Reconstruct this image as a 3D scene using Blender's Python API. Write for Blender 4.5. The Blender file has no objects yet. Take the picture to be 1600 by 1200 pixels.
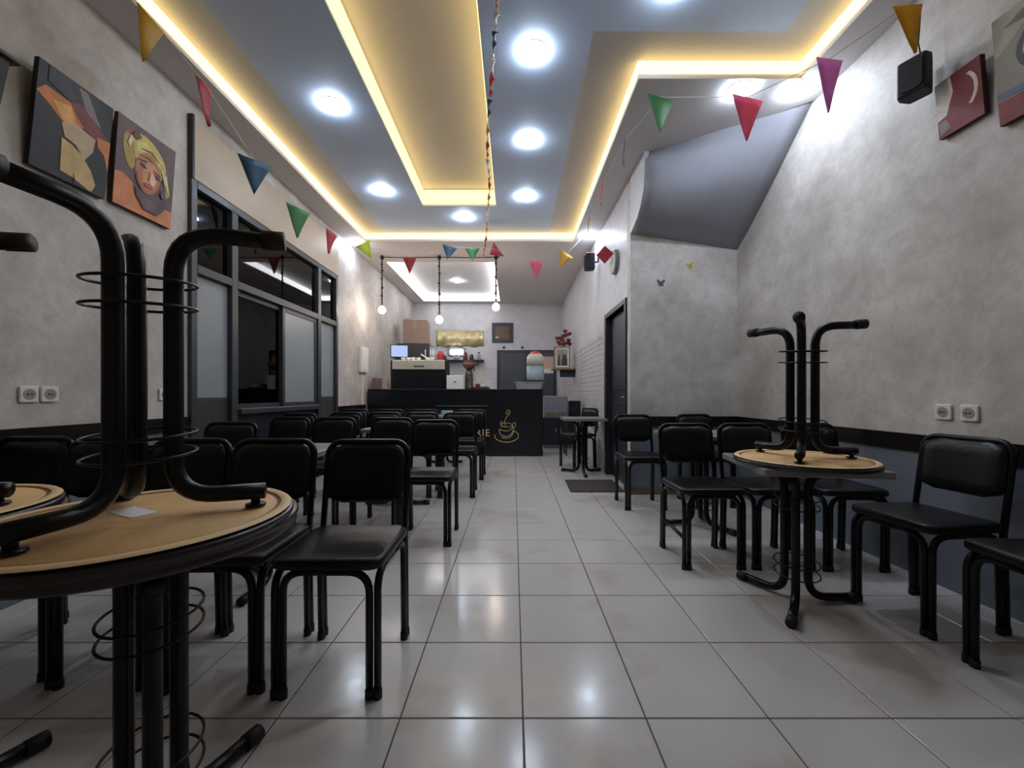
import bpy, bmesh, math, random
from mathutils import Vector, Matrix
random.seed(7)
PI = math.pi
S = bpy.context.scene
C = S.collection

# ------------------------------------------------------------------ camera
CAMH = 1.052
F = 631.0                       # focal length in pixels of the 1600x1200 frame
cam_d = bpy.data.cameras.new('camera')
cam = bpy.data.objects.new('camera', cam_d)
C.objects.link(cam)
cam.location = (0, 0, CAMH)
cam.rotation_euler = (PI/2, 0, 0)
cam_d.sensor_width = 36.0
cam_d.lens = 36.0*F/1600.0
cam_d.shift_x = -2.0/1600.0
cam_d.shift_y = 16.0/1600.0
cam_d.clip_start = 0.02
S.camera = cam

# ------------------------------------------------------------------ world and exposure
W = bpy.data.worlds.new('world'); S.world = W
W.use_nodes = True
W.node_tree.nodes['Background'].inputs[0].default_value = (0.5, 0.55, 0.62, 1)
W.node_tree.nodes['Background'].inputs[1].default_value = 0.02
S.view_settings.view_transform = 'Standard'
S.view_settings.look = 'None'
S.view_settings.gamma = 1.0
S.view_settings.use_curve_mapping = False
S.view_settings.exposure = 1.02
DOWN_STRENGTH = 58.0            # radiance of the round LED downlights
COVE_STRENGTH = 1.7             # radiance of the warm LED strips
BACK_STRENGTH = 6.0             # radiance of the white LED strip over the bar
BULB_STRENGTH = 30.0
COOL = (0.72, 0.84, 1.0)
WARM = (1.0, 0.72, 0.27)

# ------------------------------------------------------------------ room measures
XL, XR, XB = -2.5, 2.35, 1.23   # left wall, right wall, brick wall plane
YREAR, YREC, YBACK = -1.6, 4.24, 10.18
ZC = 3.342                      # soffit height
ZU = 3.472                      # upper ceiling of the big recess
ZP = 3.452                      # underside of blue panel
ZR = 3.67                       # top of the inner recess

# ------------------------------------------------------------------ helpers
def lin(c):
    def f(x):
        x /= 255.0
        return x/12.92 if x <= 0.04045 else ((x+0.055)/1.055)**2.4
    return tuple(f(x) for x in c)

MATS = {}
def mat(name, col, rough=0.5, metal=0.0, var=0.08, scale=12.0, bump=0.0, bscale=60.0, spec=0.5, emit=None, estr=0.0, coat=0.0, world=False):
    """procedural principled material: colour broken up by noise, optional fine relief; col is sRGB 0-255"""
    if name in MATS: return MATS[name]
    m = bpy.data.materials.new(name); m.use_nodes = True
    nt = m.node_tree; n = nt.nodes; l = nt.links
    b = n['Principled BSDF']
    c = lin(col)
    tc = n.new('ShaderNodeTexCoord')
    src = tc.outputs['Object']
    if world:
        src = n.new('ShaderNodeNewGeometry').outputs['Position']
    nz = n.new('ShaderNodeTexNoise'); nz.inputs['Scale'].default_value = scale; nz.inputs['Detail'].default_value = 4
    l.new(src, nz.inputs['Vector'])
    rp = n.new('ShaderNodeValToRGB')
    rp.color_ramp.elements[0].position = 0.3; rp.color_ramp.elements[1].position = 0.7
    rp.color_ramp.elements[0].color = tuple(max(0, x*(1-var)) for x in c)+(1,)
    rp.color_ramp.elements[1].color = tuple(min(1, x*(1+var)) for x in c)+(1,)
    l.new(nz.outputs['Fac'], rp.inputs['Fac'])
    l.new(rp.outputs['Color'], b.inputs['Base Color'])
    b.inputs['Roughness'].default_value = rough
    b.inputs['Metallic'].default_value = metal
    b.inputs['Specular IOR Level'].default_value = spec
    b.inputs['Coat Weight'].default_value = coat
    if bump > 0:
        n2 = n.new('ShaderNodeTexNoise'); n2.inputs['Scale'].default_value = bscale; n2.inputs['Detail'].default_value = 5
        l.new(src, n2.inputs['Vector'])
        bp = n.new('ShaderNodeBump'); bp.inputs['Strength'].default_value = bump; bp.inputs['Distance'].default_value = 0.01
        l.new(n2.outputs['Fac'], bp.inputs['Height']); l.new(bp.outputs['Normal'], b.inputs['Normal'])
    if emit:
        b.inputs['Emission Color'].default_value = tuple(emit)+(1,)
        b.inputs['Emission Strength'].default_value = estr
    MATS[name] = m
    return m

def plaster(name, c1, c2, c3, rough=0.45, bump=0.25):
    """mottled polished plaster: large cloudy stains plus trowel streaks"""
    m = bpy.data.materials.new(name); m.use_nodes = True
    nt = m.node_tree; n = nt.nodes; l = nt.links; b = n['Principled BSDF']
    g = n.new('ShaderNodeNewGeometry')
    n1 = n.new('ShaderNodeTexNoise'); n1.inputs['Scale'].default_value = 1.7; n1.inputs['Detail'].default_value = 6; n1.inputs['Roughness'].default_value = 0.62
    n2 = n.new('ShaderNodeTexNoise'); n2.inputs['Scale'].default_value = 9.0; n2.inputs['Detail'].default_value = 6; n2.inputs['Roughness'].default_value = 0.7
    n2.inputs['Distortion'].default_value = 0.5
    for q in (n1, n2): l.new(g.outputs['Position'], q.inputs['Vector'])
    r1 = n.new('ShaderNodeValToRGB')
    r1.color_ramp.elements[0].position = 0.34; r1.color_ramp.elements[1].position = 0.66
    r1.color_ramp.elements[0].color = lin(c1)+(1,); r1.color_ramp.elements[1].color = lin(c2)+(1,)
    l.new(n1.outputs['Fac'], r1.inputs['Fac'])
    r2 = n.new('ShaderNodeValToRGB')
    r2.color_ramp.elements[0].position = 0.42; r2.color_ramp.elements[1].position = 0.72
    r2.color_ramp.elements[0].color = (0, 0, 0, 1); r2.color_ramp.elements[1].color = (0.45, 0.45, 0.45, 1)
    l.new(n2.outputs['Fac'], r2.inputs['Fac'])
    mx = n.new('ShaderNodeMix'); mx.data_type = 'RGBA'
    l.new(r2.outputs['Color'], mx.inputs['Factor']); l.new(r1.outputs['Color'], mx.inputs[6])
    mx.inputs[7].default_value = lin(c3)+(1,)
    l.new(mx.outputs[2], b.inputs['Base Color'])
    b.inputs['Roughness'].default_value = rough
    bp = n.new('ShaderNodeBump'); bp.inputs['Strength'].default_value = bump; bp.inputs['Distance'].default_value = 0.012
    l.new(n2.outputs['Fac'], bp.inputs['Height']); l.new(bp.outputs['Normal'], b.inputs['Normal'])
    MATS[name] = m
    return m

def emis(name, col, strength):
    if name in MATS: return MATS[name]
    m = bpy.data.materials.new(name); m.use_nodes = True
    nt = m.node_tree; nt.nodes.clear()
    o = nt.nodes.new('ShaderNodeOutputMaterial'); e = nt.nodes.new('ShaderNodeEmission')
    e.inputs[0].default_value = tuple(col)+(1,); e.inputs[1].default_value = strength
    nt.links.new(e.outputs[0], o.inputs[0]); MATS[name] = m
    return m

def glassmat(name, tint, fres=1.45, rough=0.02):
    m = bpy.data.materials.new(name); m.use_nodes = True
    nt = m.node_tree; n = nt.nodes; n.clear(); l = nt.links
    o = n.new('ShaderNodeOutputMaterial'); mx = n.new('ShaderNodeMixShader')
    t = n.new('ShaderNodeBsdfTransparent'); t.inputs[0].default_value = tuple(tint)+(1,)
    gl = n.new('ShaderNodeBsdfGlossy'); gl.inputs['Roughness'].default_value = rough
    f = n.new('ShaderNodeFresnel'); f.inputs[0].default_value = fres
    l.new(f.outputs[0], mx.inputs[0]); l.new(t.outputs[0], mx.inputs[1]); l.new(gl.outputs[0], mx.inputs[2]); l.new(mx.outputs[0], o.inputs[0])
    MATS[name] = m
    return m

class MB:
    """collects shapes into one mesh"""
    def __init__(s): s.v = []; s.f = []; s.mi = []; s.sm = []
    def add(s, vs, fs, mi=0, smooth=False):
        o = len(s.v); s.v += [tuple(x) for x in vs]
        for f in fs: s.f.append(tuple(i+o for i in f)); s.mi.append(mi); s.sm.append(smooth)
        return s
    def box(s, x0, x1, y0, y1, z0, z1, mi=0):
        vs = [(x, y, z) for z in (z0, z1) for y in (y0, y1) for x in (x0, x1)]
        return s.add(vs, [(0,2,3,1), (4,5,7,6), (0,1,5,4), (2,6,7,3), (0,4,6,2), (1,3,7,5)], mi)
    def cbox(s, c, d, mi=0):
        return s.box(c[0]-d[0]/2, c[0]+d[0]/2, c[1]-d[1]/2, c[1]+d[1]/2, c[2]-d[2]/2, c[2]+d[2]/2, mi)
    def tube(s, pts, r, n=8, mi=0, caps=True, closed=False):
        pts = [Vector(p) for p in pts]; N = len(pts)
        rs = r if isinstance(r, (list, tuple)) else [r]*N
        up = None; vs = []; fs = []
        for i, p in enumerate(pts):
            if closed: t = pts[(i+1) % N]-pts[i-1]
            else: t = pts[min(i+1, N-1)]-pts[max(i-1, 0)]
            t.normalize()
            if up is None:
                a = Vector((0, 0, 1)) if abs(t.z) < 0.9 else Vector((1, 0, 0))
                up = (a-t*a.dot(t)).normalized()
            else:
                up = (up-t*up.dot(t))
                up = up.normalized() if up.length > 1e-6 else t.orthogonal().normalized()
            sd = t.cross(up)
            for k in range(n):
                a = 2*PI*k/n
                vs.append(p+(up*math.cos(a)+sd*math.sin(a))*rs[i])
        M = N if closed else N-1
        for i in range(M):
            j = (i+1) % N
            for k in range(n):
                q = (k+1) % n
                fs.append((i*n+k, j*n+k, j*n+q, i*n+q))
        if caps and not closed:
            fs.append(tuple(range(n))); fs.append(tuple(range((N-1)*n+n-1, (N-1)*n-1, -1)))
        return s.add(vs, fs, mi, True)
    def lathe(s, prof, c=(0, 0, 0), n=24, mi=0, smooth=True, cap=True):
        vs = []; fs = []
        for (r, z) in prof:
            for k in range(n):
                a = 2*PI*k/n; vs.append((c[0]+r*math.cos(a), c[1]+r*math.sin(a), c[2]+z))
        for i in range(len(prof)-1):
            for k in range(n):
                q = (k+1) % n; fs.append((i*n+k, i*n+q, (i+1)*n+q, (i+1)*n+k))
        s.add(vs, fs, mi, smooth)
        if cap:
            o = len(s.v)-len(vs)
            if prof[0][0] > 1e-5: s.f.append(tuple(o+k for k in range(n-1, -1, -1))); s.mi.append(mi); s.sm.append(False)
            if prof[-1][0] > 1e-5: s.f.append(tuple(o+(len(prof)-1)*n+k for k in range(n))); s.mi.append(mi); s.sm.append(False)
        return s
    def prism(s, poly, z0, z1, mi=0, M=None):
        """polygon in local xy, extruded in local z; M maps to the mesh's space"""
        n = len(poly)
        vs = [Vector((p[0], p[1], z0)) for p in poly]+[Vector((p[0], p[1], z1)) for p in poly]
        if M is not None: vs = [M @ v for v in vs]
        fs = [tuple(range(n-1, -1, -1)), tuple(range(n, 2*n))]+[(i, (i+1) % n, (i+1) % n+n, i+n) for i in range(n)]
        return s.add(vs, fs, mi)
    def mesh(s, name, mats, recalc=True):
        me = bpy.data.meshes.new(name)
        me.from_pydata(s.v, [], s.f)
        for m in (mats if isinstance(mats, (list, tuple)) else [mats]): me.materials.append(m)
        for p, i, sm in zip(me.polygons, s.mi, s.sm): p.material_index = i; p.use_smooth = sm
        if recalc:
            bm = bmesh.new(); bm.from_mesh(me)
            bmesh.ops.recalc_face_normals(bm, faces=bm.faces); bm.to_mesh(me); bm.free()
        me.update()
        return me
    def obj(s, name, mats, parent=None, bevel=0.0, seg=2):
        return link(name, s.mesh(name, mats), parent, bevel, seg)

def link(name, me, parent=None, bevel=0.0, seg=2):
    o = bpy.data.objects.new(name, me); C.objects.link(o)
    if parent is not None: o.parent = parent
    if bevel > 0:
        md = o.modifiers.new('bevel', 'BEVEL'); md.width = bevel; md.segments = seg; md.limit_method = 'ANGLE'; md.angle_limit = 0.6
    return o
def tag(o, label, cat, group=None):
    o['label'] = label; o['category'] = cat
    if group: o['group'] = group
    return o
def thing(name, label, cat, loc=(0, 0, 0), rz=0.0, group=None, rx=0.0):
    o = bpy.data.objects.new(name, None); C.objects.link(o); o.empty_display_size = 0.1
    o.location = loc; o.rotation_euler = (rx, 0, rz)
    return tag(o, label, cat, group)
def struct(o, label=None):
    o['kind'] = 'structure'
    if label: o['label'] = label
    return o
def dup(root, loc, rz, label, rx=0.0, group=None):
    r = root.copy(); C.objects.link(r); r.location = loc; r.rotation_euler = (rx, 0, rz); r['label'] = label
    if group: r['group'] = group
    for ch in list(root.children):
        c = ch.copy(); C.objects.link(c); c.parent = r
        for g in ch.children:
            d = g.copy(); C.objects.link(d); d.parent = c
    return r
def arc(c, a, b, n=6):
    """quarter bend from c+a to c+b about the corner c+a+b"""
    c, a, b = Vector(c), Vector(a), Vector(b)
    o = c+a+b
    return [o-b*math.cos(t)-a*math.sin(t) for t in [PI/2*i/n for i in range(n+1)]]
def bend(p0, corner, p1, r, n=6):
    """path p0 -> corner -> p1 with the corner rounded by radius r"""
    p0, q, p1 = Vector(p0), Vector(corner), Vector(p1)
    d0 = (p0-q).normalized(); d1 = (p1-q).normalized()
    a = q+d0*r; b = q+d1*r
    pts = [p0]
    for i in range(n+1):
        t = i/n
        pts.append(a*(1-t)**2+q*2*t*(1-t)+b*t*t)
    pts.append(p1)
    return pts
def rrect(w, h, r, n=4):
    """rounded rectangle outline, centred"""
    pts = []
    for cx, cy, a0 in ((w/2-r, h/2-r, 0), (-w/2+r, h/2-r, PI/2), (-w/2+r, -h/2+r, PI), (w/2-r, -h/2+r, 1.5*PI)):
        for i in range(n+1):
            a = a0+PI/2*i/n; pts.append((cx+r*math.cos(a), cy+r*math.sin(a)))
    return pts

# ------------------------------------------------------------------ materials
plaster('wall_plaster', (168, 160, 153), (208, 202, 196), (146, 132, 121), rough=0.6)
plaster('wall_plaster_pale', (198, 196, 200), (214, 212, 216), (172, 168, 170), bump=0.15)
mat('lower_paint', (112, 118, 128), 0.5, var=0.06, scale=5, bump=0.1, world=True)
mat('ceiling_white', (214, 209, 208), 0.7, var=0.02, scale=3)
mat('ceiling_beige', (206, 203, 203), 0.7, var=0.02, scale=3)
mat('ceiling_blue', (206, 222, 244), 0.6, var=0.02, scale=3)
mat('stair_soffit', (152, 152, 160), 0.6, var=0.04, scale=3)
mat('black_marble', (30, 25, 24), 0.2, var=0.5, scale=6, world=True)
mat('frame_metal', (62, 66, 70), 0.4, var=0.05, metal=0.2)
mat('dark_door', (38, 42, 50), 0.4, var=0.08)
mat('shutter_dark', (44, 44, 44), 0.5, var=0.1)
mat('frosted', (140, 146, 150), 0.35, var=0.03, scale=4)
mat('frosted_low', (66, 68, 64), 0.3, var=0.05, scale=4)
glassmat('dark_glass', (0.25, 0.25, 0.26))
mat('cream_panel', (182, 164, 144), 0.5, var=0.06, scale=4)
mat('grout', (74, 70, 66), 0.8)
mat('black_tube', (7, 7, 9), 0.32, var=0.1, spec=0.3)
mat('black_vinyl', (6, 6, 9), 0.38, var=0.12, bump=0.12, bscale=140, spec=0.35)
mat('rubber', (14, 14, 14), 0.6)
mat('wood_raw', (202, 160, 106), 0.6, var=0.26, scale=5, bump=0.05)
mat('wood_rim', (224, 190, 140), 0.55, var=0.1, scale=9)
mat('wood_groove', (140, 98, 56), 0.6, var=0.1)
mat('table_edge', (34, 26, 24), 0.3, var=0.15)
mat('table_brown', (52, 34, 28), 0.35, var=0.2)
mat('marble_grey', (132, 128, 128), 0.3, var=0.16, scale=9)
mat('white_plastic', (226, 222, 212), 0.4, var=0.03)
mat('steel', (214, 208, 194), 0.25, metal=0.45, var=0.05)
mat('black_gloss', (12, 14, 22), 0.3, var=0.1)
mat('black_matt', (14, 15, 18), 0.6, var=0.1)
mat('gold_line', (214, 184, 120), 0.4, var=0.05)
mat('cardboard', (146, 122, 108), 0.8, var=0.06)
mat('paper_white', (226, 224, 220), 0.7, var=0.03)

def floor_mat():
    m = bpy.data.materials.new('floor_tile'); m.use_nodes = True
    nt = m.node_tree; n = nt.nodes; l = nt.links; b = n['Principled BSDF']
    g = n.new('ShaderNodeNewGeometry')
    n1 = n.new('ShaderNodeTexNoise'); n1.inputs['Scale'].default_value = 1.6; n1.inputs['Detail'].default_value = 5; n1.inputs['Roughness'].default_value = 0.6
    n2 = n.new('ShaderNodeTexNoise'); n2.inputs['Scale'].default_value = 14; n2.inputs['Detail'].default_value = 4
    for q in (n1, n2): l.new(g.outputs['Position'], q.inputs['Vector'])
    r = n.new('ShaderNodeValToRGB')
    r.color_ramp.elements[0].position = 0.27; r.color_ramp.elements[1].position = 0.46
    r.color_ramp.elements[0].color = lin((178, 162, 150))+(1,); r.color_ramp.elements[1].color = lin((196, 191, 188))+(1,)
    l.new(n1.outputs['Fac'], r.inputs['Fac']); l.new(r.outputs['Color'], b.inputs['Base Color'])
    rr = n.new('ShaderNodeMapRange'); rr.inputs['To Min'].default_value = 0.10; rr.inputs['To Max'].default_value = 0.24
    l.new(n2.outputs['Fac'], rr.inputs['Value']); l.new(rr.outputs['Result'], b.inputs['Roughness'])
    MATS['floor_tile'] = m
floor_mat()
M = MATS

# ------------------------------------------------------------------ floor: slab of grout and real tiles
floor = struct(MB().box(XL-0.1, XR+0.1, YREAR-0.1, YBACK+0.1, -0.12, -0.003).obj('floor', M['grout']))
T = 0.4; JX, JY = 0.0315, 1.312
def tile_mesh(w, d):
    g = 0.0045; c = 0.002
    a, b = w/2-g/2, d/2-g/2
    vs = [(sx*a, sy*b, -0.01) for sx, sy in ((-1,-1),(1,-1),(1,1),(-1,1))]+[(sx*a, sy*b, -c) for sx, sy in ((-1,-1),(1,-1),(1,1),(-1,1))]+[(sx*(a-c), sy*(b-c), 0) for sx, sy in ((-1,-1),(1,-1),(1,1),(-1,1))]
    fs = [(8, 9, 10, 11)]
    for i in range(4):
        j = (i+1) % 4; fs += [(i, j, j+4, i+4), (i+4, j+4, j+8, i+8)]
    return MB().add(vs, fs).mesh('tile', M['floor_tile'])
tcache = {}
rest = MB()
def add_tile(x0, x1, y0, y1, single):
    w, d = round(x1-x0, 3), round(y1-y0, 3)
    if w < 0.03 or d < 0.03: return
    if single:
        if (w, d) not in tcache: tcache[(w, d)] = tile_mesh(w, d)
        o = link('tile', tcache[(w, d)], floor); o.location = ((x0+x1)/2, (y0+y1)/2, 0)
    else:
        rest.box(x0+0.0014, x1-0.0014, y0+0.0014, y1-0.0014, -0.01, 0)
for i in range(-8, 8):
    for j in range(-9, 25):
        x0, x1 = JX+i*T, JX+(i+1)*T; y0, y1 = JY+j*T, JY+(j+1)*T
        x0, x1 = max(x0, XL), min(x1, XR); y0, y1 = max(y0, YREAR), min(y1, YBACK)
        if x1-x0 < 0.03 or y1-y0 < 0.03: continue
        if y0 > YREC-0.05 and x0 >= XB+0.25: continue
        vis = 0.4 < y1 and y0 < 6.85 and abs((x0+x1)/2) < 1.45*y1+0.3
        add_tile(x0, x1, y0, y1, vis)
ro = rest.obj('far_floor_tiles', M['floor_tile'], floor); ro['kind'] = 'stuff'

# ------------------------------------------------------------------ walls
ZT = 3.8
WY0, WY1, WZ = 3.10, 5.70, 2.72          # opening of the glazed partition
wl = MB()
wl.box(XL-0.15, XL, YREAR, WY0, 0, ZT); wl.box(XL-0.15, XL, WY1, YBACK, 0, ZT); wl.box(XL-0.15, XL, WY0, WY1, WZ, ZT)
wall_left = struct(wl.obj('wall_left', M['wall_plaster']))
lp = MB(); lp.box(XL, XL+0.003, YREAR, WY0, 0, 0.78); lp.box(XL, XL+0.003, WY1, 6.8, 0, 0.78)
lp.obj('painted_dado', M['lower_paint'], wall_left)
t1 = MB(); t1.box(XL, XL+0.018, YREAR, WY0, 0.78, 0.88); t1.box(XL, XL+0.018, WY1, 6.8, 0.78, 0.88)
struct(t1.obj('trim_1', M['black_marble']))
wr = MB().box(XR, XR+0.15, YREAR, YREC+0.15, 0, ZT).obj('wall_right', M['wall_plaster']); struct(wr)
MB().box(XR-0.003, XR, YREAR, YREC, 0, 0.72).obj('painted_dado', M['lower_paint'], wr)
struct(MB().box(XR-0.018, XR, YREAR, YREC, 0.72, 0.82).obj('trim_2', M['black_marble']))
wc = MB().box(XB, XR, YREC, YREC+0.12, 0, ZT).obj('wall_recess', M['wall_plaster']); struct(wc)
MB().box(XB, XR-0.003, YREC-0.003, YREC, 0.07, 0.72).obj('painted_dado', M['lower_paint'], wc)
struct(MB().box(XB, XR-0.018, YREC-0.018, YREC, 0.72, 0.82).obj('trim_3', M['black_marble']))
mat('skirting', (120, 96, 80), 0.4)
struct(MB().box(XB, XR-0.003, YREC-0.012, YREC, 0, 0.07).obj('baseboard_recess', M['skirting']))
DY0, DY1, DZ = 4.36, 5.35, 2.04          # doorway in the brick wall
wb = MB()
wb.box(XB, XB+0.12, YREC+0.12, DY0, 0, ZT); wb.box(XB, XB+0.12, DY1, YBACK, 0, ZT); wb.box(XB, XB+0.12, DY0, DY1, DZ, ZT)
# rounded end of the wall under the stair
prof = [(4.24, ZT), (3.86, ZT), (3.80, 3.3), (3.79, 3.12), (3.82, 2.98), (3.90, 2.88), (4.02, 2.80), (4.24, 2.74)]
Mx = Matrix(((0, 0, 1, 0), (1, 0, 0, 0), (0, 1, 0, 0), (0, 0, 0, 1)))
wb.prism(prof, XB, XB+0.10, 0, Mx)
wall_brick = struct(wb.obj('wall_brick', M['wall_plaster_pale']))
wk = struct(MB().box(XL-0.15, XB+0.12, YBACK, YBACK+0.12, 0, ZT).obj('wall_back', M['wall_plaster_pale']))
struct(MB().box(XL-0.15, XR+0.15, YREAR-0.12, YREAR, 0, ZT).obj('wall_rear', M['wall_plaster']))

# white painted brick tiles, proud of the wall, from the doorway to the back
mat('brick_white', (196, 192, 194), 0.4, var=0.05, scale=3, world=True)
BH, BL, BP = 0.073, 0.245, 0.007
bmesh_one = MB()
bmesh_one.add([(-BP, -BL/2+.008, -BH/2+.008), (-BP, BL/2-.008, -BH/2+.008), (-BP, BL/2-.008, BH/2-.008), (-BP, -BL/2+.008, BH/2-.008),
               (0, -BL/2+.003, -BH/2+.003), (0, BL/2-.003, -BH/2+.003), (0, BL/2-.003, BH/2-.003), (0, -BL/2+.003, BH/2-.003)],
              [(0, 1, 2, 3), (0, 4, 5, 1), (1, 5, 6, 2), (2, 6, 7, 3), (3, 7, 4, 0)])
brick_me = bmesh_one.mesh('brick', M['brick_white'])
far = MB()
nrow = int(1.92/BH)
for r in range(nrow):
    off = 0.5*BL if r % 2 else 0
    y = DY1+0.07+BL/2+off
    while y+BL/2 < YBACK:
        z = BH*(r+0.5)
        if y < 7.6 and z > 0.0:
            o = link('brick', brick_me, wall_brick); o.location = (XB-0.0005, y, z)
        else:
            far.add([(XB+a-0.0005, y+b, z+c) for a, b, c in bmesh_one.v], bmesh_one.f)
        y += BL
fo = far.obj('far_bricks', M['brick_white'], wall_brick); fo['kind'] = 'stuff'

# ------------------------------------------------------------------ ceiling
RX0, RX1, RX2 = -2.22, 0.91, 2.09        # big recess: left, far-right, near-right
RY1, RY2, RY0 = 6.05, 2.93, 0.9  # unseen near end RY0 kept short so the near floor darkens
IX0, IX1, IY1 = -1.15, -0.22, 5.15       # inner recess
BX0, BX1, BY0, BY1 = -2.2, -0.33, 7.0, 9.93   # tray over the bar
ce = MB()
zt = ZC+0.13
ce.box(XL, RX0, YREAR, RY1, ZC, zt)
ce.box(RX0, XR, YREAR, RY0, ZC, zt)
ce.box(RX2, XR, RY0, RY2, ZC, zt)
ce.box(RX1, XR, RY2, 3.12, ZC, zt)
ce.box(RX1, XB+0.1, 3.12, RY1, ZC, zt)
ce.prism([(XB+0.1, 3.12), (XR, 3.12), (XR, 3.14), (XB+0.1, 3.90)], ZC, zt)
ce.box(XL, XB+0.1, RY1, BY0, ZC, zt)
ce.box(XL, BX0, BY0, BY1, ZC, zt); ce.box(BX1, XB+0.1, BY0, BY1, ZC, zt); ce.box(XL, XB+0.1, BY1, YBACK, ZC, zt)
ceiling = struct(ce.obj('ceiling', M['ceiling_white']))
# upper beige ceiling of the recess
up = MB()
up.box(XL, IX0, YREAR, RY1+.2, ZU, ZU+.03); up.box(IX1, XR, YREAR, RY1+.2, ZU, ZU+.03); up.box(IX0, IX1, IY1, RY1+.2, ZU, ZU+.03)
up.obj('upper_panel', M['ceiling_beige'], ceiling)
bl = MB()
PX0, PX1, PY1, PX2, PY2 = -1.9, 0.53, 5.97, 1.80, 2.67
bl.box(PX0, IX0, RY0+.25, PY1, ZP, ZU); bl.box(IX1, PX1, RY0+.25, PY1, ZP, ZU); bl.box(IX0, IX1, IY1, PY1, ZP, ZU)
bl.box(PX1, PX2, RY0+.25, PY2, ZP, ZU); bl.box(IX0, IX1, RY0+.25, 1.45, ZP, ZU)
bl.obj('blue_panel', M['ceiling_blue'], ceiling)
ir = MB()
ir.box(IX0-.02, IX0, 1.45, IY1, ZU, ZR); ir.box(IX1, IX1+.02, 1.45, IY1, ZU, ZR)
ir.box(IX0-.02, IX1+.02, IY1, IY1+.02, ZU, ZR); ir.box(IX0-.02, IX1+.02, 1.43, 1.45, ZU, ZR); ir.box(IX0-.02, IX1+.02, 1.43, IY1+.02, ZR, ZR+.02)
ir.obj('inner_recess', M['ceiling_beige'], ceiling)
MB().box(BX0-.1, BX1+.1, BY0-.1, BY1+.1, zt, zt+.02).obj('tray_top', M['ceiling_white'], ceiling)
# curved underside of the stair in the right-hand recess
gm = MB(); nu, nv = 10, 12
lef = [(3.86, 3.40), (3.80, 3.25), (3.79, 3.12), (3.82, 2.98), (3.90, 2.88), (4.02, 2.80), (4.25, 2.735)]
rig = [(3.10, 3.40), (3.28, 3.26), (3.46, 3.12), (3.62, 2.99), (3.80, 2.86), (4.02, 2.70), (4.25, 2.56)]
def samp(pl, t):
    k = t*(len(pl)-1); i = min(int(k), len(pl)-2); q = k-i
    return pl[i][0]*(1-q)+pl[i+1][0]*q, pl[i][1]*(1-q)+pl[i+1][1]*q
vs = []
for i in range(nu+1):
    s_ = i/nu
    for j in range(nv+1):
        a = samp(lef, j/nv); b = samp(rig, j/nv)
        vs.append((XB+(XR-XB)*s_, a[0]*(1-s_)+b[0]*s_, a[1]*(1-s_)+b[1]*s_))
fs = [(i*(nv+1)+j, i*(nv+1)+j+1, (i+1)*(nv+1)+j+1, (i+1)*(nv+1)+j) for i in range(nu) for j in range(nv)]
gm.add(vs, fs, 0, True)
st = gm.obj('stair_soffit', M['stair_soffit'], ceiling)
md = st.modifiers.new('solid', 'SOLIDIFY'); md.thickness = 0.04; md.offset = 1

# ------------------------------------------------------------------ LED strips in the coves
E_COVE = emis('led_warm', WARM, COVE_STRENGTH)
E_BACK = emis('led_white', (0.95, 0.97, 1.0), BACK_STRENGTH)
zs0, zs1 = ZC+0.035, ZC+0.122
q = 0.008
def strip(name, label, segs, z0, z1, m):
    b = MB()
    for s in segs: b.box(s[0], s[1], s[2], s[3], z0, z1)
    return tag(b.obj(name, m), label, 'led strip')
strip('led_strip', 'warm yellow LED strip glowing round the stepped edge of the big ceiling recess',
      [(RX0, RX0+q, RY0, RY1), (RX0, RX1, RY1-q, RY1), (RX1-q, RX1, RY2, RY1), (RX1-q, RX2, RY2-q, RY2), (RX2-q, RX2, RY0, RY2)], zs0, zs1, E_COVE)
strip('led_strip', 'warm yellow LED strip glowing round the long narrow recess in the blue ceiling panel',
      [(IX0, IX0+q, 1.45, IY1), (IX0, IX1, IY1-q, IY1), (IX1-q, IX1, 1.45, IY1)], ZP+0.022, ZP+0.20, emis('led_warm_dim', WARM, COVE_STRENGTH*0.75))
strip('led_strip', 'cold white LED strip round the ceiling tray above the bar',
      [(BX0, BX0+q, BY0, BY1), (BX0, BX1, BY1-q, BY1), (BX1-q, BX1, BY0, BY1), (BX0, BX1, BY0, BY0+q)], zs0-.02, zs1, E_BACK)

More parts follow.
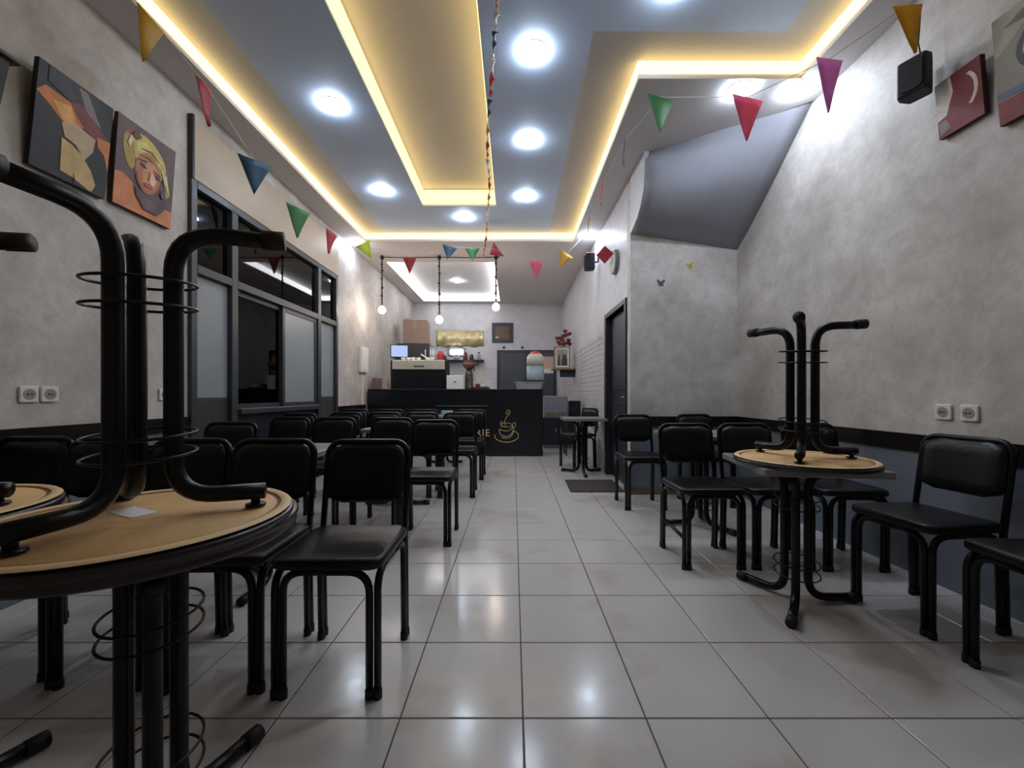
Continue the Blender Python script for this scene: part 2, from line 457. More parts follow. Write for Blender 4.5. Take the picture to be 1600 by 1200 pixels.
# ------------------------------------------------------------------ round LED downlights
E_DOWN = emis('downlight_glow', COOL, DOWN_STRENGTH)
def disc_me():
    return MB().lathe([(0.05, -0.030), (0.068, -0.027), (0.077, -0.019), (0.078, 0.0)], n=28).mesh('diffuser', E_DOWN)
def ring_me():
    return MB().lathe([(0.0785, -0.004), (0.090, -0.004), (0.094, -0.0), (0.0785, 0.0), (0.0785, -0.004)], n=28, cap=False).mesh('bezel', M['white_plastic'])
d_me, r_me = disc_me(), ring_me()
lights = [
    (0.143, 2.82, ZP, 'round cold downlight nearest the camera in the blue panel right of the garland'),
    (0.145, 3.81, ZP, 'middle round cold downlight of the row of three right of the garland'),
    (0.148, 4.90, ZP, 'farthest round cold downlight of the row of three right of the garland'),
    (-0.667, 5.47, ZP, 'round cold downlight just beyond the end of the inner ceiling recess'),
    (-1.50, 3.34, ZP, 'nearer round cold downlight in the left strip of the blue ceiling panel'),
    (-1.55, 4.76, ZP, 'farther round cold downlight in the left strip of the blue ceiling panel'),
    (0.93, 2.33, ZP, 'round cold downlight at the top edge of the picture above the right aisle'),
    (-2.35, 6.10, ZC, 'small round downlight in the soffit by the left wall behind a yellow pennant'),
    (1.08, 5.83, ZC, 'round downlight in the narrow soffit beside the brick wall'),
    (1.70, 3.03, ZC, 'round cold downlight behind the pink pennant above the right-hand alcove'),
    (2.13, 3.02, ZC, 'round cold downlight close to the right wall above the alcove'),
    (-1.19, 8.6, zt, 'added round cold light inside the tray, brightening the back of the bar')]  # last entry is an added lamp that brightens the back wall
for x, y, z, lab in lights:
    t = thing('downlight', lab, 'ceiling light', (x, y, z), 0, 'round LED downlights')
    link('bezel', r_me, t); link('diffuser', d_me, t)

# ------------------------------------------------------------------ glazed partition in the left wall
win = bpy.data.objects.new('window_1', None); C.objects.link(win); struct(win, 'grey metal partition with frosted and dark panes in the left wall')
win.location = (XL, 0, 0)
def wbar(name, y0, y1, z0, z1, x0=-0.06, x1=0.03, m='frame_metal', par=None):
    return MB().box(x0, x1, y0, y1, z0, z1).obj(name, M[m], par or win, 0.004, 1)
wbar('jamb', WY0, WY0+0.06, 0, WZ); wbar('jamb', WY1-0.06, WY1, 0, WZ)
wbar('mullion', 3.55, 3.63, 0, WZ-.06); wbar('mullion', 5.12, 5.20, 0, WZ-.06)
wbar('head_rail', WY0+.06, WY1-.06, WZ-0.06, WZ)
wbar('transom', WY0+.06, 3.55, 2.0, 2.07); wbar('transom', 3.63, 5.12, 2.0, 2.07); wbar('transom', 5.20, WY1-.06, 2.0, 2.07)
wbar('sill', 3.63, 5.12, 0.87, 0.92, -0.06, 0.06)
wbar('lower_panel', 3.63, 5.12, 0, 0.87, -0.03, 0.0, 'dark_door')
for y0, y1 in ((WY0+.06, 3.55), (3.63, 5.12), (5.20, WY1-.06)):
    wbar('pane', y0, y1, 2.07, WZ-.06, -0.02, -0.014, 'dark_glass')
for y0, y1 in ((WY0+.06, 3.55), (5.20, WY1-.06)):
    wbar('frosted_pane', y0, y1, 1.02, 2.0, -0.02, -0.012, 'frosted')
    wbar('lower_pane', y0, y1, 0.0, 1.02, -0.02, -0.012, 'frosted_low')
# two sliding sashes
for y0, y1, pm, dx in ((3.64, 4.40, 'dark_glass', -0.03), (4.36, 5.11, 'frosted', 0.0)):
    sb = MB(); a = 0.045
    sb.box(dx-.015, dx+.012, y0, y0+a, 0.92, 2.0); sb.box(dx-.015, dx+.012, y1-a, y1, 0.92, 2.0)
    sb.box(dx-.015, dx+.012, y0+a, y1-a, 0.92, 0.92+a); sb.box(dx-.015, dx+.012, y0+a, y1-a, 2.0-a, 2.0)
    so = sb.obj('sash', M['frame_metal'], win)
    MB().box(dx-.004, dx+.002, y0+a, y1-a, 0.92+a, 2.0-a).obj('pane', M[pm], so)
# dark slatted shutter behind the glass
sh = MB()
for k in range(36): sh.box(-0.34, -0.315 if k % 2 else -0.322, 3.0, 5.8, k*0.078, k*0.078+0.076)
sh.obj('shutter_slats', M['shutter_dark'], win)['kind'] = 'stuff'
sd = MB(); sd.box(-0.34, -0.15, 2.98, 3.0, 0, 2.9); sd.box(-0.34, -0.15, 5.8, 5.82, 0, 2.9); sd.box(-0.34, -0.15, 2.98, 5.82, 2.85, 2.9)
sd.obj('reveal', M['shutter_dark'], win)
# cream board above the partition
struct(MB().box(XL, XL+0.035, 3.12, 5.70, WZ, 3.19).obj('trim_4', M['cream_panel'], None, 0.004, 1))
struct(MB().box(XL, XL+0.04, 3.10, 3.12, WZ, 3.21).obj('trim_5', M['dark_door']))

# ------------------------------------------------------------------ doorway in the brick wall
door = bpy.data.objects.new('door_1', None); C.objects.link(door); struct(door, 'dark door with dark frame in the brick wall')
door.location = (XB, 0, 0)
def dbar(name, x0, x1, y0, y1, z0, z1, m='dark_door', par=None, bev=0.004):
    return MB().box(x0, x1, y0, y1, z0, z1).obj(name, M[m], par or door, bev, 1)
dbar('jamb', -0.02, 0.13, DY0-.0, DY0+.06, 0, DZ); dbar('jamb', -0.02, 0.13, DY1-.06, DY1+.03, 0, DZ)
dbar('head', -0.02, 0.13, DY0, DY1+.03, DZ, DZ+.06)
leaf = dbar('leaf', 0.055, 0.10, DY0+.06, DY1-.06, 0.01, DZ)
for z0, z1 in ((0.15, 0.95), (1.1, 1.9)):
    dbar('leaf_panel', 0.045, 0.055, DY0+.18, DY1-.18, z0, z1, 'dark_door', leaf)
hb = MB(); hb.tube(bend((0.05, DY0+.14, 1.02), (0.01, DY0+.14, 1.02), (0.01, DY0+.27, 1.02), 0.02, 4), 0.009, 8)
hb.obj('handle', M['steel'], leaf)
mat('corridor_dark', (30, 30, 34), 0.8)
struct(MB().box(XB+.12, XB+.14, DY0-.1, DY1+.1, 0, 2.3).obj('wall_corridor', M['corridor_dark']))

# grey double door in the back wall
d2 = bpy.data.objects.new('door_2', None); C.objects.link(d2); struct(d2, 'dark grey double door in the back wall behind the bar')
d2.location = (0, YBACK, 0)
mat('grey_door', (66, 70, 80), 0.45, var=0.05)
for x0, x1 in ((-0.35, 0.31), (0.33, 1.02)):
    MB().box(x0, x1, -0.03, 0, 0.01, 2.10).obj('leaf', M['grey_door'], d2, 0.004, 1)
fr = MB(); fr.box(-0.41, -0.35, -0.045, 0, 0, 2.16); fr.box(1.02, 1.08, -0.045, 0, 0, 2.16); fr.box(-0.35, 1.02, -0.045, 0, 2.10, 2.16); fr.box(0.31, 0.33, -0.035, 0, 0, 2.1)
fr.obj('door_frame', M['dark_door'], d2)
MB().tube([(0.25, -0.05, 1.0), (0.25, -0.05, 1.14)], 0.012, 8).obj('handle', M['steel'], d2)

# ------------------------------------------------------------------ chairs
R = 0.0135
HW, FY, BY = 0.178, -0.175, 0.165
def make_chair(name, label, group):
    t = thing(name, label, 'chair', group=group)
    tb, vn = M['black_tube'], M['black_vinyl']
    for s in (-1, 1):
        b = MB()                                             # front leg: two tubes side by side
        b.tube(bend((s*(HW-0.028), FY-0.002, 0.012), (s*(HW-0.028), FY-0.002, 0.437), (0, FY-0.002, 0.437), 0.075, 7), R)
        b.tube(bend((s*HW, FY, 0.012), (s*HW, FY, 0.437), (s*HW, 0, 0.437), 0.075, 7), R)
        lg = b.obj('leg', tb, t)
        MB().lathe([(0.016, 0), (0.016, 0.03), (0.014, 0.032)], (s*HW, FY, 0), 8).lathe([(0.016, 0), (0.016, 0.03), (0.014, 0.032)], (s*(HW-0.028), FY-0.002, 0), 8).obj('rubber_foot', M['rubber'], lg)
        b = MB()                                             # rear leg: upright tube and the end of the side tube
        b.tube([(s*HW, BY+0.028, 0.012), (s*HW, BY+0.012, 0.44)], R)
        b.tube(bend((s*HW, BY-0.002, 0.012), (s*HW, BY-0.016, 0.437), (s*HW, 0, 0.437), 0.075, 7), R)
        lg = b.obj('leg', tb, t)
        MB().lathe([(0.016, 0), (0.016, 0.03), (0.014, 0.032)], (s*HW, BY+0.028, 0), 8).lathe([(0.016, 0), (0.016, 0.03), (0.014, 0.032)], (s*HW, BY-0.002, 0), 8).obj('rubber_foot', M['rubber'], lg)
    # inverted U of the back
    p = [(-HW, BY+0.012, 0.44)]
    zt_, yt = 0.852, BY+0.075
    def yb(z): return BY+0.012+(z-0.44)/(zt_-0.44)*(yt-BY-0.012)
    p += [(-HW, yb(0.6), 0.6)]
    for i in range(7):
        a = PI/2*i/6; z = zt_-R-0.06+0.06*math.sin(a)
        p.append((-HW+0.06-0.06*math.cos(a), yb(z), z))
    p += [(-x, y, z) for x, y, z in reversed(p)]
    MB().tube(p, R).obj('back_frame', tb, t)
    # padded back, bowed
    m = MB(); nx, nz = 10, 8; vs = []; fs = []
    hw, z0, z1 = 0.172, 0.58, 0.832
    def corner(u, v):                                        # squircle outline so the corners are round
        k = 0.16
        x = u*hw; z = (z0+z1)/2+v*(z1-z0)/2
        if abs(u) > 1-k*1.0 and abs(v) > 1-k*1.4:
            pass
        return x*(1-0.10*max(0, abs(v)-0.55)*max(0, abs(u)-0.3)*2.5), z-(0.05*max(0, abs(u)-0.6)*max(0, abs(v)-0.3)*1.6)*(1 if v > 0 else -1)
    for side in (0, 1):
        for j in range(nz+1):
            for i in range(nx+1):
                u, v = -1+2*i/nx, -1+2*j/nz
                x, z = corner(u, v)
                edge = min(1, (1-max(abs(u), abs(v)))*4)
                th = 0.008+0.013*math.sqrt(edge)
                vs.append((x, yb(z)+0.012*(u*u)*-1+0.004+(th if side else -th-0.004), z))
    W1 = (nx+1)*(nz+1)
    for side in (0, 1):
        for j in range(nz):
            for i in range(nx):
                a = side*W1+j*(nx+1)+i; fs.append((a, a+1, a+nx+2, a+nx+1))
    for i in range(nx):
        fs.append((i, i+1, W1+i+1, W1+i)); a = nz*(nx+1)+i; fs.append((a, a+1, W1+a+1, W1+a))
    for j in range(nz):
        a = j*(nx+1); fs.append((a, a+nx+1, W1+a+nx+1, W1+a)); a += nx; fs.append((a, a+nx+1, W1+a+nx+1, W1+a))
    m.add(vs, fs, 0, True).obj('backrest', vn, t)
    # seat pad
    m = MB(); out = rrect(0.392, 0.385, 0.05, 5); n = len(out)
    rings = [(0.97, 0.449), (1.0, 0.456), (1.0, 0.474), (0.975, 0.484), (0.90, 0.488), (0.6, 0.489)]
    vs = [(x*k, y*k-0.008, z) for k, z in rings for x, y in out]; fs = []
    for i in range(len(rings)-1):
        for k in range(n): fs.append((i*n+k, i*n+(k+1) % n, (i+1)*n+(k+1) % n, (i+1)*n+k))
    fs.append(tuple(range(n-1, -1, -1))); fs.append(tuple(range((len(rings)-1)*n, len(rings)*n)))
    m.add(vs, fs, 0, True).obj('seat', vn, t)
    return t
chair0 = None
def chair(x, y, rz, label, group):
    """rz = 0 faces the camera"""
    global chair0
    if chair0 is None:
        chair0 = make_chair('cafe_chair', label, group); chair0.location = (x, y, 0); chair0.rotation_euler = (0, 0, rz); return chair0
    return dup(chair0, (x, y, 0), rz, label, group=group)
D = PI/180
g1, g2, g3, g4 = 'left chairs, front row', 'left chairs, middle rows', 'left chairs near the bar', 'right-hand chairs'
chair(-0.648, 1.575, 0.0, 'black vinyl chair at the aisle end of the front left row', g1)
chair(-1.075, 1.60, 1*D, 'black vinyl chair second from the aisle in the front left row', g1)
chair(-1.477, 1.62, -1*D, 'black vinyl chair third from the aisle in the front left row', g1)
chair(-1.882, 1.66, 1*D, 'black vinyl chair fourth from the aisle in the front left row', g1)
chair(-2.283, 1.70, 0*D, 'black vinyl chair against the left wall below the paired wall sockets', g1)
chair(-0.62, 2.97, 0, 'black vinyl chair at the aisle in the second left row, seat lit', g2)
chair(-1.06, 3.27, -3*D, 'black vinyl chair second from the aisle in the second left row, bluish sheen', g2)
chair(-1.55, 3.30, 2*D, 'black vinyl chair third from the aisle in the second left row', g2)
chair(-2.00, 3.36, -5*D, 'black vinyl chair in the second left row nearest the wall, below the sliding window', g2)
chair(-2.06, 2.74, 3*D, 'black vinyl chair alone by the left wall below the first frosted pane', g2)
chair(-0.585, 4.27, 2*D, 'black vinyl chair at the aisle in the third left row, below the gold lettering', g3)
chair(-1.02, 4.27, 0, 'black vinyl chair second from the aisle in the third left row', g3)
chair(-1.45, 4.30, 0, 'black vinyl chair third from the aisle in the third left row', g3)
chair(-1.863, 4.26, -1*D, 'black vinyl chair fourth from the aisle in the third left row, shiny back corner', g3)
chair(-2.275, 4.08, 2*D, 'black vinyl chair by the left wall under the right end of the window sill', g3)
chair(-0.555, 5.12, 0, 'black vinyl chair at the aisle in the row nearest the bar', g3)
chair(-1.19, 5.15, -3*D, 'black vinyl chair second from the aisle in the row nearest the bar', g3)
chair(-1.64, 5.15, 0, 'black vinyl chair third from the aisle in the row nearest the bar', g3)
chair(-2.12, 5.20, 4*D, 'black vinyl chair by the left wall in the row nearest the bar', g3)
r1 = chair(1.205, 2.60, 0, 'black vinyl chair at the aisle on the right with a side stretcher between its legs', g4)
MB().tube([(-HW-0.002, FY, 0.19), (-HW-0.002, BY, 0.205)], 0.011).obj('stretcher', M['black_tube'], r1)
chair(1.62, 2.60, 1*D, 'black vinyl chair behind the square table, middle of the three on the right', g4)
chair(2.04, 2.57, -2*D, 'black vinyl chair in the right corner behind the upturned table legs', g4)
chair(1.955, 1.93, -84*D, 'black vinyl chair backed to the right wall below the pair of sockets', g4)
chair(1.95, 1.40, -92*D, 'black vinyl chair at the right edge of the picture backed to the right wall', g4)
chair(1.205, 3.84, 0, 'black vinyl chair next to the dark doorway in front of the alcove wall', g4)
chair(1.86, 3.90, 3*D, 'black vinyl chair at the back of the alcove near its right corner', g4)
chair(0.93, 5.86, -62*D, 'black vinyl chair behind the small table beside the brick wall', g4)

# ------------------------------------------------------------------ pedestal tables
def pedestal(t, H, dirs, thick, rc=0.058, reach=0.27, sup=0.24, rings=(0.15, 0.205, 0.49, 0.535), tr=0.0195):
    """three bent tubes held by wire rings; dirs in degrees"""
    zs = H-thick-0.035
    for a in dirs:
        ca, sa = math.cos(a*D), math.sin(a*D)
        P = lambda r, z: (r*ca, r*sa, z)
        lower = bend(P(reach, 0.026), P(rc, 0.026), P(rc, 0.35), 0.10, 8)
        upper = bend(P(rc, 0.35), P(rc, zs), P(sup, zs), 0.085, 8)
        lg = MB().tube(lower+upper[1:], tr, 10).obj('leg', M['black_tube'], t)
        MB().tube([P(reach-0.035, 0.024), P(reach+0.012, 0.022)], tr+0.004, 10).obj('rubber_foot', M['rubber'], lg)
        b = MB(); b.tube([P(sup-0.02, zs-0.002), P(sup-0.02, H-thick-0.002)], 0.010, 8); b.tube([P(sup-0.02, H-thick-0.006), P(sup-0.02, H-thick)], 0.022, 10)
        b.obj('bracket', M['black_tube'], lg)
    for z in rings:
        pts = [(0.098*math.cos(2*PI*k/32), 0.098*math.sin(2*PI*k/32), z+0.008*math.sin(2*PI*k/32)) for k in range(32)]
        MB().tube(pts, 0.0034, 6, closed=True).obj('wire_ring', M['black_tube'], t)
def round_table(label, loc, H, dirs, rad, rx=0.0, moulded=False, sticker=False):
    t = thing('round_table', label, 'table', loc, 0, 'round tables', rx)
    b = MB()
    if moulded:
        th = 0.045
        b.lathe([(0.02, H-th+.004), (rad-.05, H-th+.004), (rad-.03, H-th), (rad-.006, H-th+.004), (rad, H-th+.012), (rad-.004, H-th+.02), (rad-.002, H-th+.028), (rad+.004, H-th+.034), (rad, H-.004), (rad-.01, H), (0.02, H)], n=56)
        top = b.obj('table_top', M['table_brown'], t)
    else:
        th = 0.03
        b.lathe([(rad-.006, H-th+.009), (rad, H-th+.011), (rad+.002, H-th*.5), (rad, H-.004), (rad-.01, H), (0.02, H)], n=56)
        top = b.obj('table_top', M['table_edge'], t)
        MB().lathe([(0.02, H-th+.0035), (rad-.038, H-th+.0035), (rad-.036, H-th+.006)], n=56, cap=False).obj('raw_underside', M['wood_raw'], top)
        MB().lathe([(rad-.036, H-th+.006), (rad-.029, H-th+.0065), (rad-.026, H-th+.002)], n=56, cap=False).obj('groove', M['wood_groove'], top)
        MB().lathe([(0.0, H-th+.0035), (0.02, H-th+.0035)], n=56, cap=False).obj('raw_underside', M['wood_raw'], top)
        MB().lathe([(rad-.026, H-th+.002), (rad-.020, H-th), (rad-.008, H-th), (rad-.003, H-th+.004)], n=56, cap=False).obj('raw_rim', M['wood_rim'], top)
        if sticker:
            mt = Matrix.Rotation(25*D, 4, 'Z'); mt.translation = (-0.05, -0.03, 0)
            MB().prism(rrect(0.11, 0.05, 0.005, 2), H-th+.0022, H-th+.0036, 0, mt).obj('sticker', M['paper_white'], top)
    pedestal(t, H, dirs, th)
    return t
def neg(dirs): return [-a for a in dirs]        # upside down about x mirrors y
HB = 0.70
AT = 0.752
round_table('dark round table standing on the floor at the left front, carrying the tan upturned table', (-0.862, 0.965, 0), AT, (72, 192, 312), 0.305, 0, True)
round_table('upturned round table with tan raw underside and black legs in the air, left foreground', (-0.832, 0.905, AT+HB), HB, neg((20, 142, 264)), 0.297, PI, False, True)
round_table('dark round table standing on the floor at the far left edge of the picture', (-1.50, 0.95, 0), AT, (68, 188, 308), 0.305, 0, True)
round_table('upturned round table with tan underside cut by the left edge of the picture', (-1.475, 0.93, AT+HB), HB, neg((16, 136, 256)), 0.297, PI)
def square_table(label, loc, H, dirs, size, rz, mt='marble_grey', reach=0.29):
    t = thing('square_table', label, 'table', loc, rz, 'square tables')
    MB().prism(rrect(size, size, 0.012, 2), H-0.032, H).obj('table_top', M[mt], t, 0.003, 1)
    pedestal(t, H, [a-rz/D for a in dirs], 0.032, reach=reach)
    return t
square_table('grey square table on the right carrying the upturned round table', (1.435, 2.045, 0), 0.713, (119, 231, 0), 0.53, -8*D)
round_table('upturned round table with its legs in the air on the grey square table at right', (1.42, 1.985, 0.713+HB), HB, neg((112, 232, -8)), 0.297, PI)
square_table('grey square table in the alcove behind the right-hand chairs', (1.50, 3.25, 0), 0.74, (-60, 60, 180), 0.56, 0)
square_table('small grey square table beside the brick wall and door mat', (0.925, 5.38, 0), 0.74, (150, 268, 30), 0.55, 0)
square_table('grey square table between the first and second left rows', (-1.35, 2.30, 0), 0.74, (30, 150, 270), 0.58, 0)
square_table('grey square table between the second and third left rows', (-1.10, 3.83, 0), 0.74, (175, 5, 90), 0.52, 0)
square_table('grey square table in front of the bar with a pale packet on it', (-1.05, 6.05, 0), 0.74, (30, 150, 270), 0.6, 0)
mat('packet_teal', (150, 176, 180), 0.4, var=0.3, scale=30)
pk = MB().prism(rrect(0.16, 0.10, 0.02, 3), 0.74, 0.81).obj('tissue_packet', M['packet_teal']); pk.location = (-0.98, 5.98, 0)
tag(pk, 'pale teal and white packet lying on the table before the bar', 'packet')

# ------------------------------------------------------------------ door mat
mat('mat_brown', (62, 54, 56), 0.9, var=0.2, scale=60, bump=0.4, bscale=200)
mm = MB().prism([(0.63, 4.92), (0.615, 4.33)]+[(0.615+0.585*k/16, 4.33+(0.006 if k % 2 else -0.004)) for k in range(1, 16)]+[(1.2, 4.33), (1.2, 4.92)], 0.0, 0.012).obj('door_mat', M['mat_brown'])
tag(mm, 'dark brown door mat with frayed edge on the tiles before the doorway', 'mat')

# ------------------------------------------------------------------ canvas pictures: each a stretched canvas with a printed face
def canvas(name, label, wall, a0, a1, z0, z1, lean, polys, bg, th=0.03, side=(26, 26, 30)):
    """wall 'L' or 'R'; a0 is the picture's left edge in y as seen, a1 its right edge; leans out at the top"""
    w, h = abs(a1-a0), z1-z0
    o = thing(name, label, 'picture')
    if wall == 'L':
        o.location = (XL, a0, z0); rot = Matrix(((0, 0, 1), (1, 0, 0), (0, 1, 0)))
    elif wall == 'R':
        o.location = (XR, a0, z0); rot = Matrix(((0, 0, -1), (-1, 0, 0), (0, 1, 0)))
    else:
        o.location = (a0, wall, z0); rot = Matrix(((1, 0, 0), (0, 0, -1), (0, 1, 0)))
    rot = rot @ Matrix.Rotation(-lean*D, 3, 'X').inverted() if lean else rot
    o.rotation_euler = rot.to_euler()
    sm = mat('canvas_side_%d_%d_%d' % side, side, 0.7)
    MB().box(0, w, 0, h, 0.003, th).obj('stretcher_frame', sm, o, 0.003, 1)
    b = MB(); mats = []
    def mi(c):
        m = mat('print_%d_%d_%d' % tuple(c), c, 0.6, var=0.16, scale=14)
        if m not in mats: mats.append(m)
        return mats.index(m)
    k = 0; z = th+0.0005
    b.add([(0.002, 0.002, z), (w-.002, 0.002, z), (w-.002, h-.002, z), (0.002, h-.002, z)], [(0, 1, 2, 3)], mi(bg))
    for c, pl in polys:
        k += 1; zz = z+0.0003*k
        b.add([(x*w, y*h, zz) for x, y in pl], [tuple(range(len(pl)))], mi(c))
    me = b.mesh('print', mats, recalc=False); link('print', me, o)
    return o
def ell(cx, cy, rx, ry, n=20, a0=0, a1=360, tilt=0):
    out = []
    for i in range(n):
        a = (a0+(a1-a0)*i/(n if a1-a0 == 360 else n-1))*D
        x, y = rx*math.cos(a), ry*math.sin(a); t = tilt*D
        out.append((cx+x*math.cos(t)-y*math.sin(t), cy+x*math.sin(t)+y*math.cos(t)))
    return out
def clip(pl): return [(min(0.995, max(0.005, x)), min(0.995, max(0.005, y))) for x, y in pl]
def crescent(cx, cy, r, r2, dx, n=14, a0=-70, a1=70):
    o = [(cx+r*math.cos(a*D), cy+r*math.sin(a*D)) for a in [a0+(a1-a0)*i/(n-1) for i in range(n)]]
    i_ = [(cx+dx+r2*math.cos(a*D), cy+r2*math.sin(a*D)) for a in [a1-(a1-a0)*i/(n-1) for i in range(n)]]
    return o+i_
canvas('canvas_picture', 'large dark canvas with orange and pale flowing figure on the left wall', 'L', 2.055, 2.44, 2.23, 2.78, 6, [
    ((128, 118, 112), [(.5, .97), (.62, .97), (.85, .70), (.62, .78)]),
    ((206, 124, 62), [(.005, .70), (.10, .79), (.45, .77), (.62, .70), (.60, .60), (.45, .52), (.32, .56), (.18, .63)]),
    ((226, 168, 96), [(.2, .70), (.42, .74), (.5, .6), (.4, .5), (.33, .58)]),
    ((122, 58, 56), [(.40, .78), (.55, .82), (.98, .62), (.80, .56), (.62, .60), (.5, .68)]),
    ((206, 128, 72), [(.80, .60), (.995, .62), (.995, .30), (.92, .45), (.82, .50)]),
    ((196, 172, 146), [(.32, .54), (.5, .60), (.78, .56), (.76, .42), (.66, .30), (.52, .40), (.38, .42)]),
    ((208, 176, 122), [(.34, .40), (.48, .38), (.62, .33), (.76, .22), (.84, .10), (.80, .02), (.72, .01), (.52, .07), (.36, .08)]),
    ((38, 40, 46), [(.52, .14), (.56, .06), (.80, .005), (.55, .005)]),
    ((48, 52, 64), [(.12, .99), (.34, .99), (.48, .84), (.40, .78), (.12, .84)])], (38, 42, 50))
canvas('canvas_picture', 'canvas portrait of a woman in a yellow headwrap on the left wall', 'L', 2.485, 2.91, 2.24, 2.80, 4, [
    ((206, 128, 84), [(.005, .36), (.12, .38), (.30, .32), (.50, .20), (.80, .20), (.995, .22), (.995, .005), (.005, .005)]),
    ((124, 74, 60), ell(.30, .80, .18, .12, tilt=-20)),
    ((88, 128, 62), [(.42, .94), (.60, .90), (.66, .80), (.52, .78)]),
    ((196, 178, 92), ell(.52, .72, .33, .19, tilt=-18)),
    ((168, 142, 70), ell(.20, .66, .09, .20, tilt=15)),
    ((214, 200, 120), [(.30, .80), (.45, .86), (.72, .76), (.78, .66), (.5, .74), (.32, .72)]),
    ((176, 112, 78), ell(.52, .52, .22, .24, tilt=-10)),
    ((204, 146, 106), ell(.56, .50, .13, .18, tilt=-10)),
    ((190, 168, 96), [(.74, .74), (.86, .62), (.93, .40), (.86, .34), (.80, .54), (.70, .66)]),
    ((40, 28, 30), ell(.43, .58, .06, .022, tilt=-10)), ((40, 28, 30), ell(.67, .53, .06, .022, tilt=-10)),
    ((60, 40, 36), [(.34, .63), (.48, .655), (.49, .635), (.36, .615)]), ((60, 40, 36), [(.60, .60), (.74, .57), (.74, .55), (.61, .58)]),
    ((150, 96, 70), [(.54, .56), (.58, .46), (.52, .44)]),
    ((176, 70, 72), ell(.54, .375, .085, .03, tilt=-8)),
    ((232, 190, 150), ell(.60, .47, .05, .07, tilt=-10)), ((120, 70, 56), [(.33, .50), (.37, .38), (.44, .30), (.40, .30), (.32, .40)]),
    ((90, 60, 48), [(.22, .86), (.30, .93), (.38, .88), (.30, .82)]), ((230, 222, 170), [(.16, .74), (.20, .84), (.24, .80), (.20, .70)]), ((120, 100, 50), [(.34, .76), (.56, .80), (.76, .70), (.55, .775)]), ((150, 130, 62), [(.30, .68), (.52, .72), (.72, .62), (.52, .70)]),
    ((236, 226, 186), [(.80, .62), (.84, .60), (.90, .42), (.87, .42)]), ((236, 226, 186), [(.74, .66), (.77, .65), (.84, .50), (.81, .50)]),
    ((88, 64, 84), [(.30, .34), (.42, .24), (.60, .22), (.80, .30), (.84, .20), (.72, .08), (.48, .08), (.34, .20)]),
    ((110, 84, 96), ell(.56, .17, .14, .06)),
    ((92, 74, 108), ell(.80, .36, .05, .05))], (94, 74, 76), side=(70, 44, 36))
canvas('canvas_picture', 'small maroon and cream canvas beside the black loudspeaker on the right wall', 'R', 2.20, 1.985, 2.435, 2.73, 5, [
    ((196, 188, 176), [(.005, .32), (.22, .36), (.40, .70), (.36, .995), (.005, .995)]),
    ((120, 108, 108), [(.03, .28), (.2, .30), (.3, .12), (.05, .05)]),
    ((216, 198, 180), crescent(.60, .58, .32, .30, -.06, a0=-58, a1=58))], (116, 34, 36), side=(60, 26, 28))
canvas('canvas_picture', 'canvas with a dark round cup motif at the upper right edge of the picture', 'R', 1.925, 1.52, 2.325, 2.825, 5, [
    ((150, 142, 122), [(.005, .62), (.30, .80), (.55, .995), (.005, .995)]),
    ((92, 90, 72), [(.1, .86), (.45, .97), (.9, .99), (.5, .8)]),
    ((60, 54, 50), ell(.62, .56, .42, .28)),
    ((162, 150, 136), ell(.62, .56, .36, .22)),
    ((120, 52, 44), ell(.62, .54, .26, .15)), ((54, 42, 40), ell(.70, .56, .12, .10)),
    ((88, 92, 120), [(.005, .30), (.5, .27), (.995, .31), (.995, .25), (.5, .21), (.005, .24)]),
    ((120, 40, 34), [(.005, .22), (.5, .19), (.995, .23), (.995, .005), (.005, .005)]),
    ((150, 108, 60), ell(.5, .11, .08, .06))], (128, 122, 108), side=(60, 40, 36))

# dark wall lamp at the left edge
t = thing('wall_lantern', 'dark lantern with flat overhanging top cut by the left edge of the picture', 'lantern', (XL, 1.83, 2.26))
mat('lantern_green', (44, 46, 34), 0.5)
MB().box(0.0, 0.12, -0.13, 0.13, 0.38, 0.40).obj('top_plate', M['lantern_green'], t, 0.004, 1)
MB().add([(0, -.09, .38), (.10, -.09, .38), (.10, .10, .38), (0, .10, .38), (0, -.06, 0), (.07, -.06, 0), (.07, .06, 0), (0, .06, 0)], [(0, 1, 2, 3), (4, 7, 6, 5), (0, 4, 5, 1), (1, 5, 6, 2), (2, 6, 7, 3), (3, 7, 4, 0)]).obj('body', M['black_matt'], t, 0.004, 1)

# ------------------------------------------------------------------ wall sockets
def socket(label, x, y, z, s):
    t = thing('wall_socket', label, 'socket', (x, y, z), 0, 'wall sockets')
    Mr = Matrix(((0, 0, s, 0), (1, 0, 0, 0), (0, 1, 0, 0), (0, 0, 0, 1)))
    MB().prism(rrect(0.084, 0.084, 0.008, 3), 0.0, 0.012, 0, Mr).obj('plate', M['white_plastic'], t, 0.003, 1)
    b = MB(); ring = [(0.028*math.cos(2*PI*k/20), 0.028*math.sin(2*PI*k/20)) for k in range(20)]
    b.prism(ring, 0.010, 0.0135, 0, Mr); b.obj('well', mat('socket_grey', (150, 144, 134), 0.6), t)
    b = MB(); b.tube([(s*0.012, -0.009, 0), (s*0.0165, -0.009, 0)], 0.004, 8); b.tube([(s*0.012, 0.009, 0), (s*0.0165, 0.009, 0)], 0.004, 8)
    b.obj('pin_hole', M['rubber'], t)
socket('left one of the paired white sockets on the left wall', XL, 2.078, 1.052, 1)
socket('right one of the paired white sockets on the left wall', XL, 2.172, 1.052, 1)
socket('single white socket on the left wall next to the glazed partition', XL, 2.885, 1.050, 1)
socket('left one of the paired white sockets on the right wall', XR, 2.20, 0.955, -1)
socket('right one of the paired white sockets on the right wall', XR, 2.075, 0.955, -1)

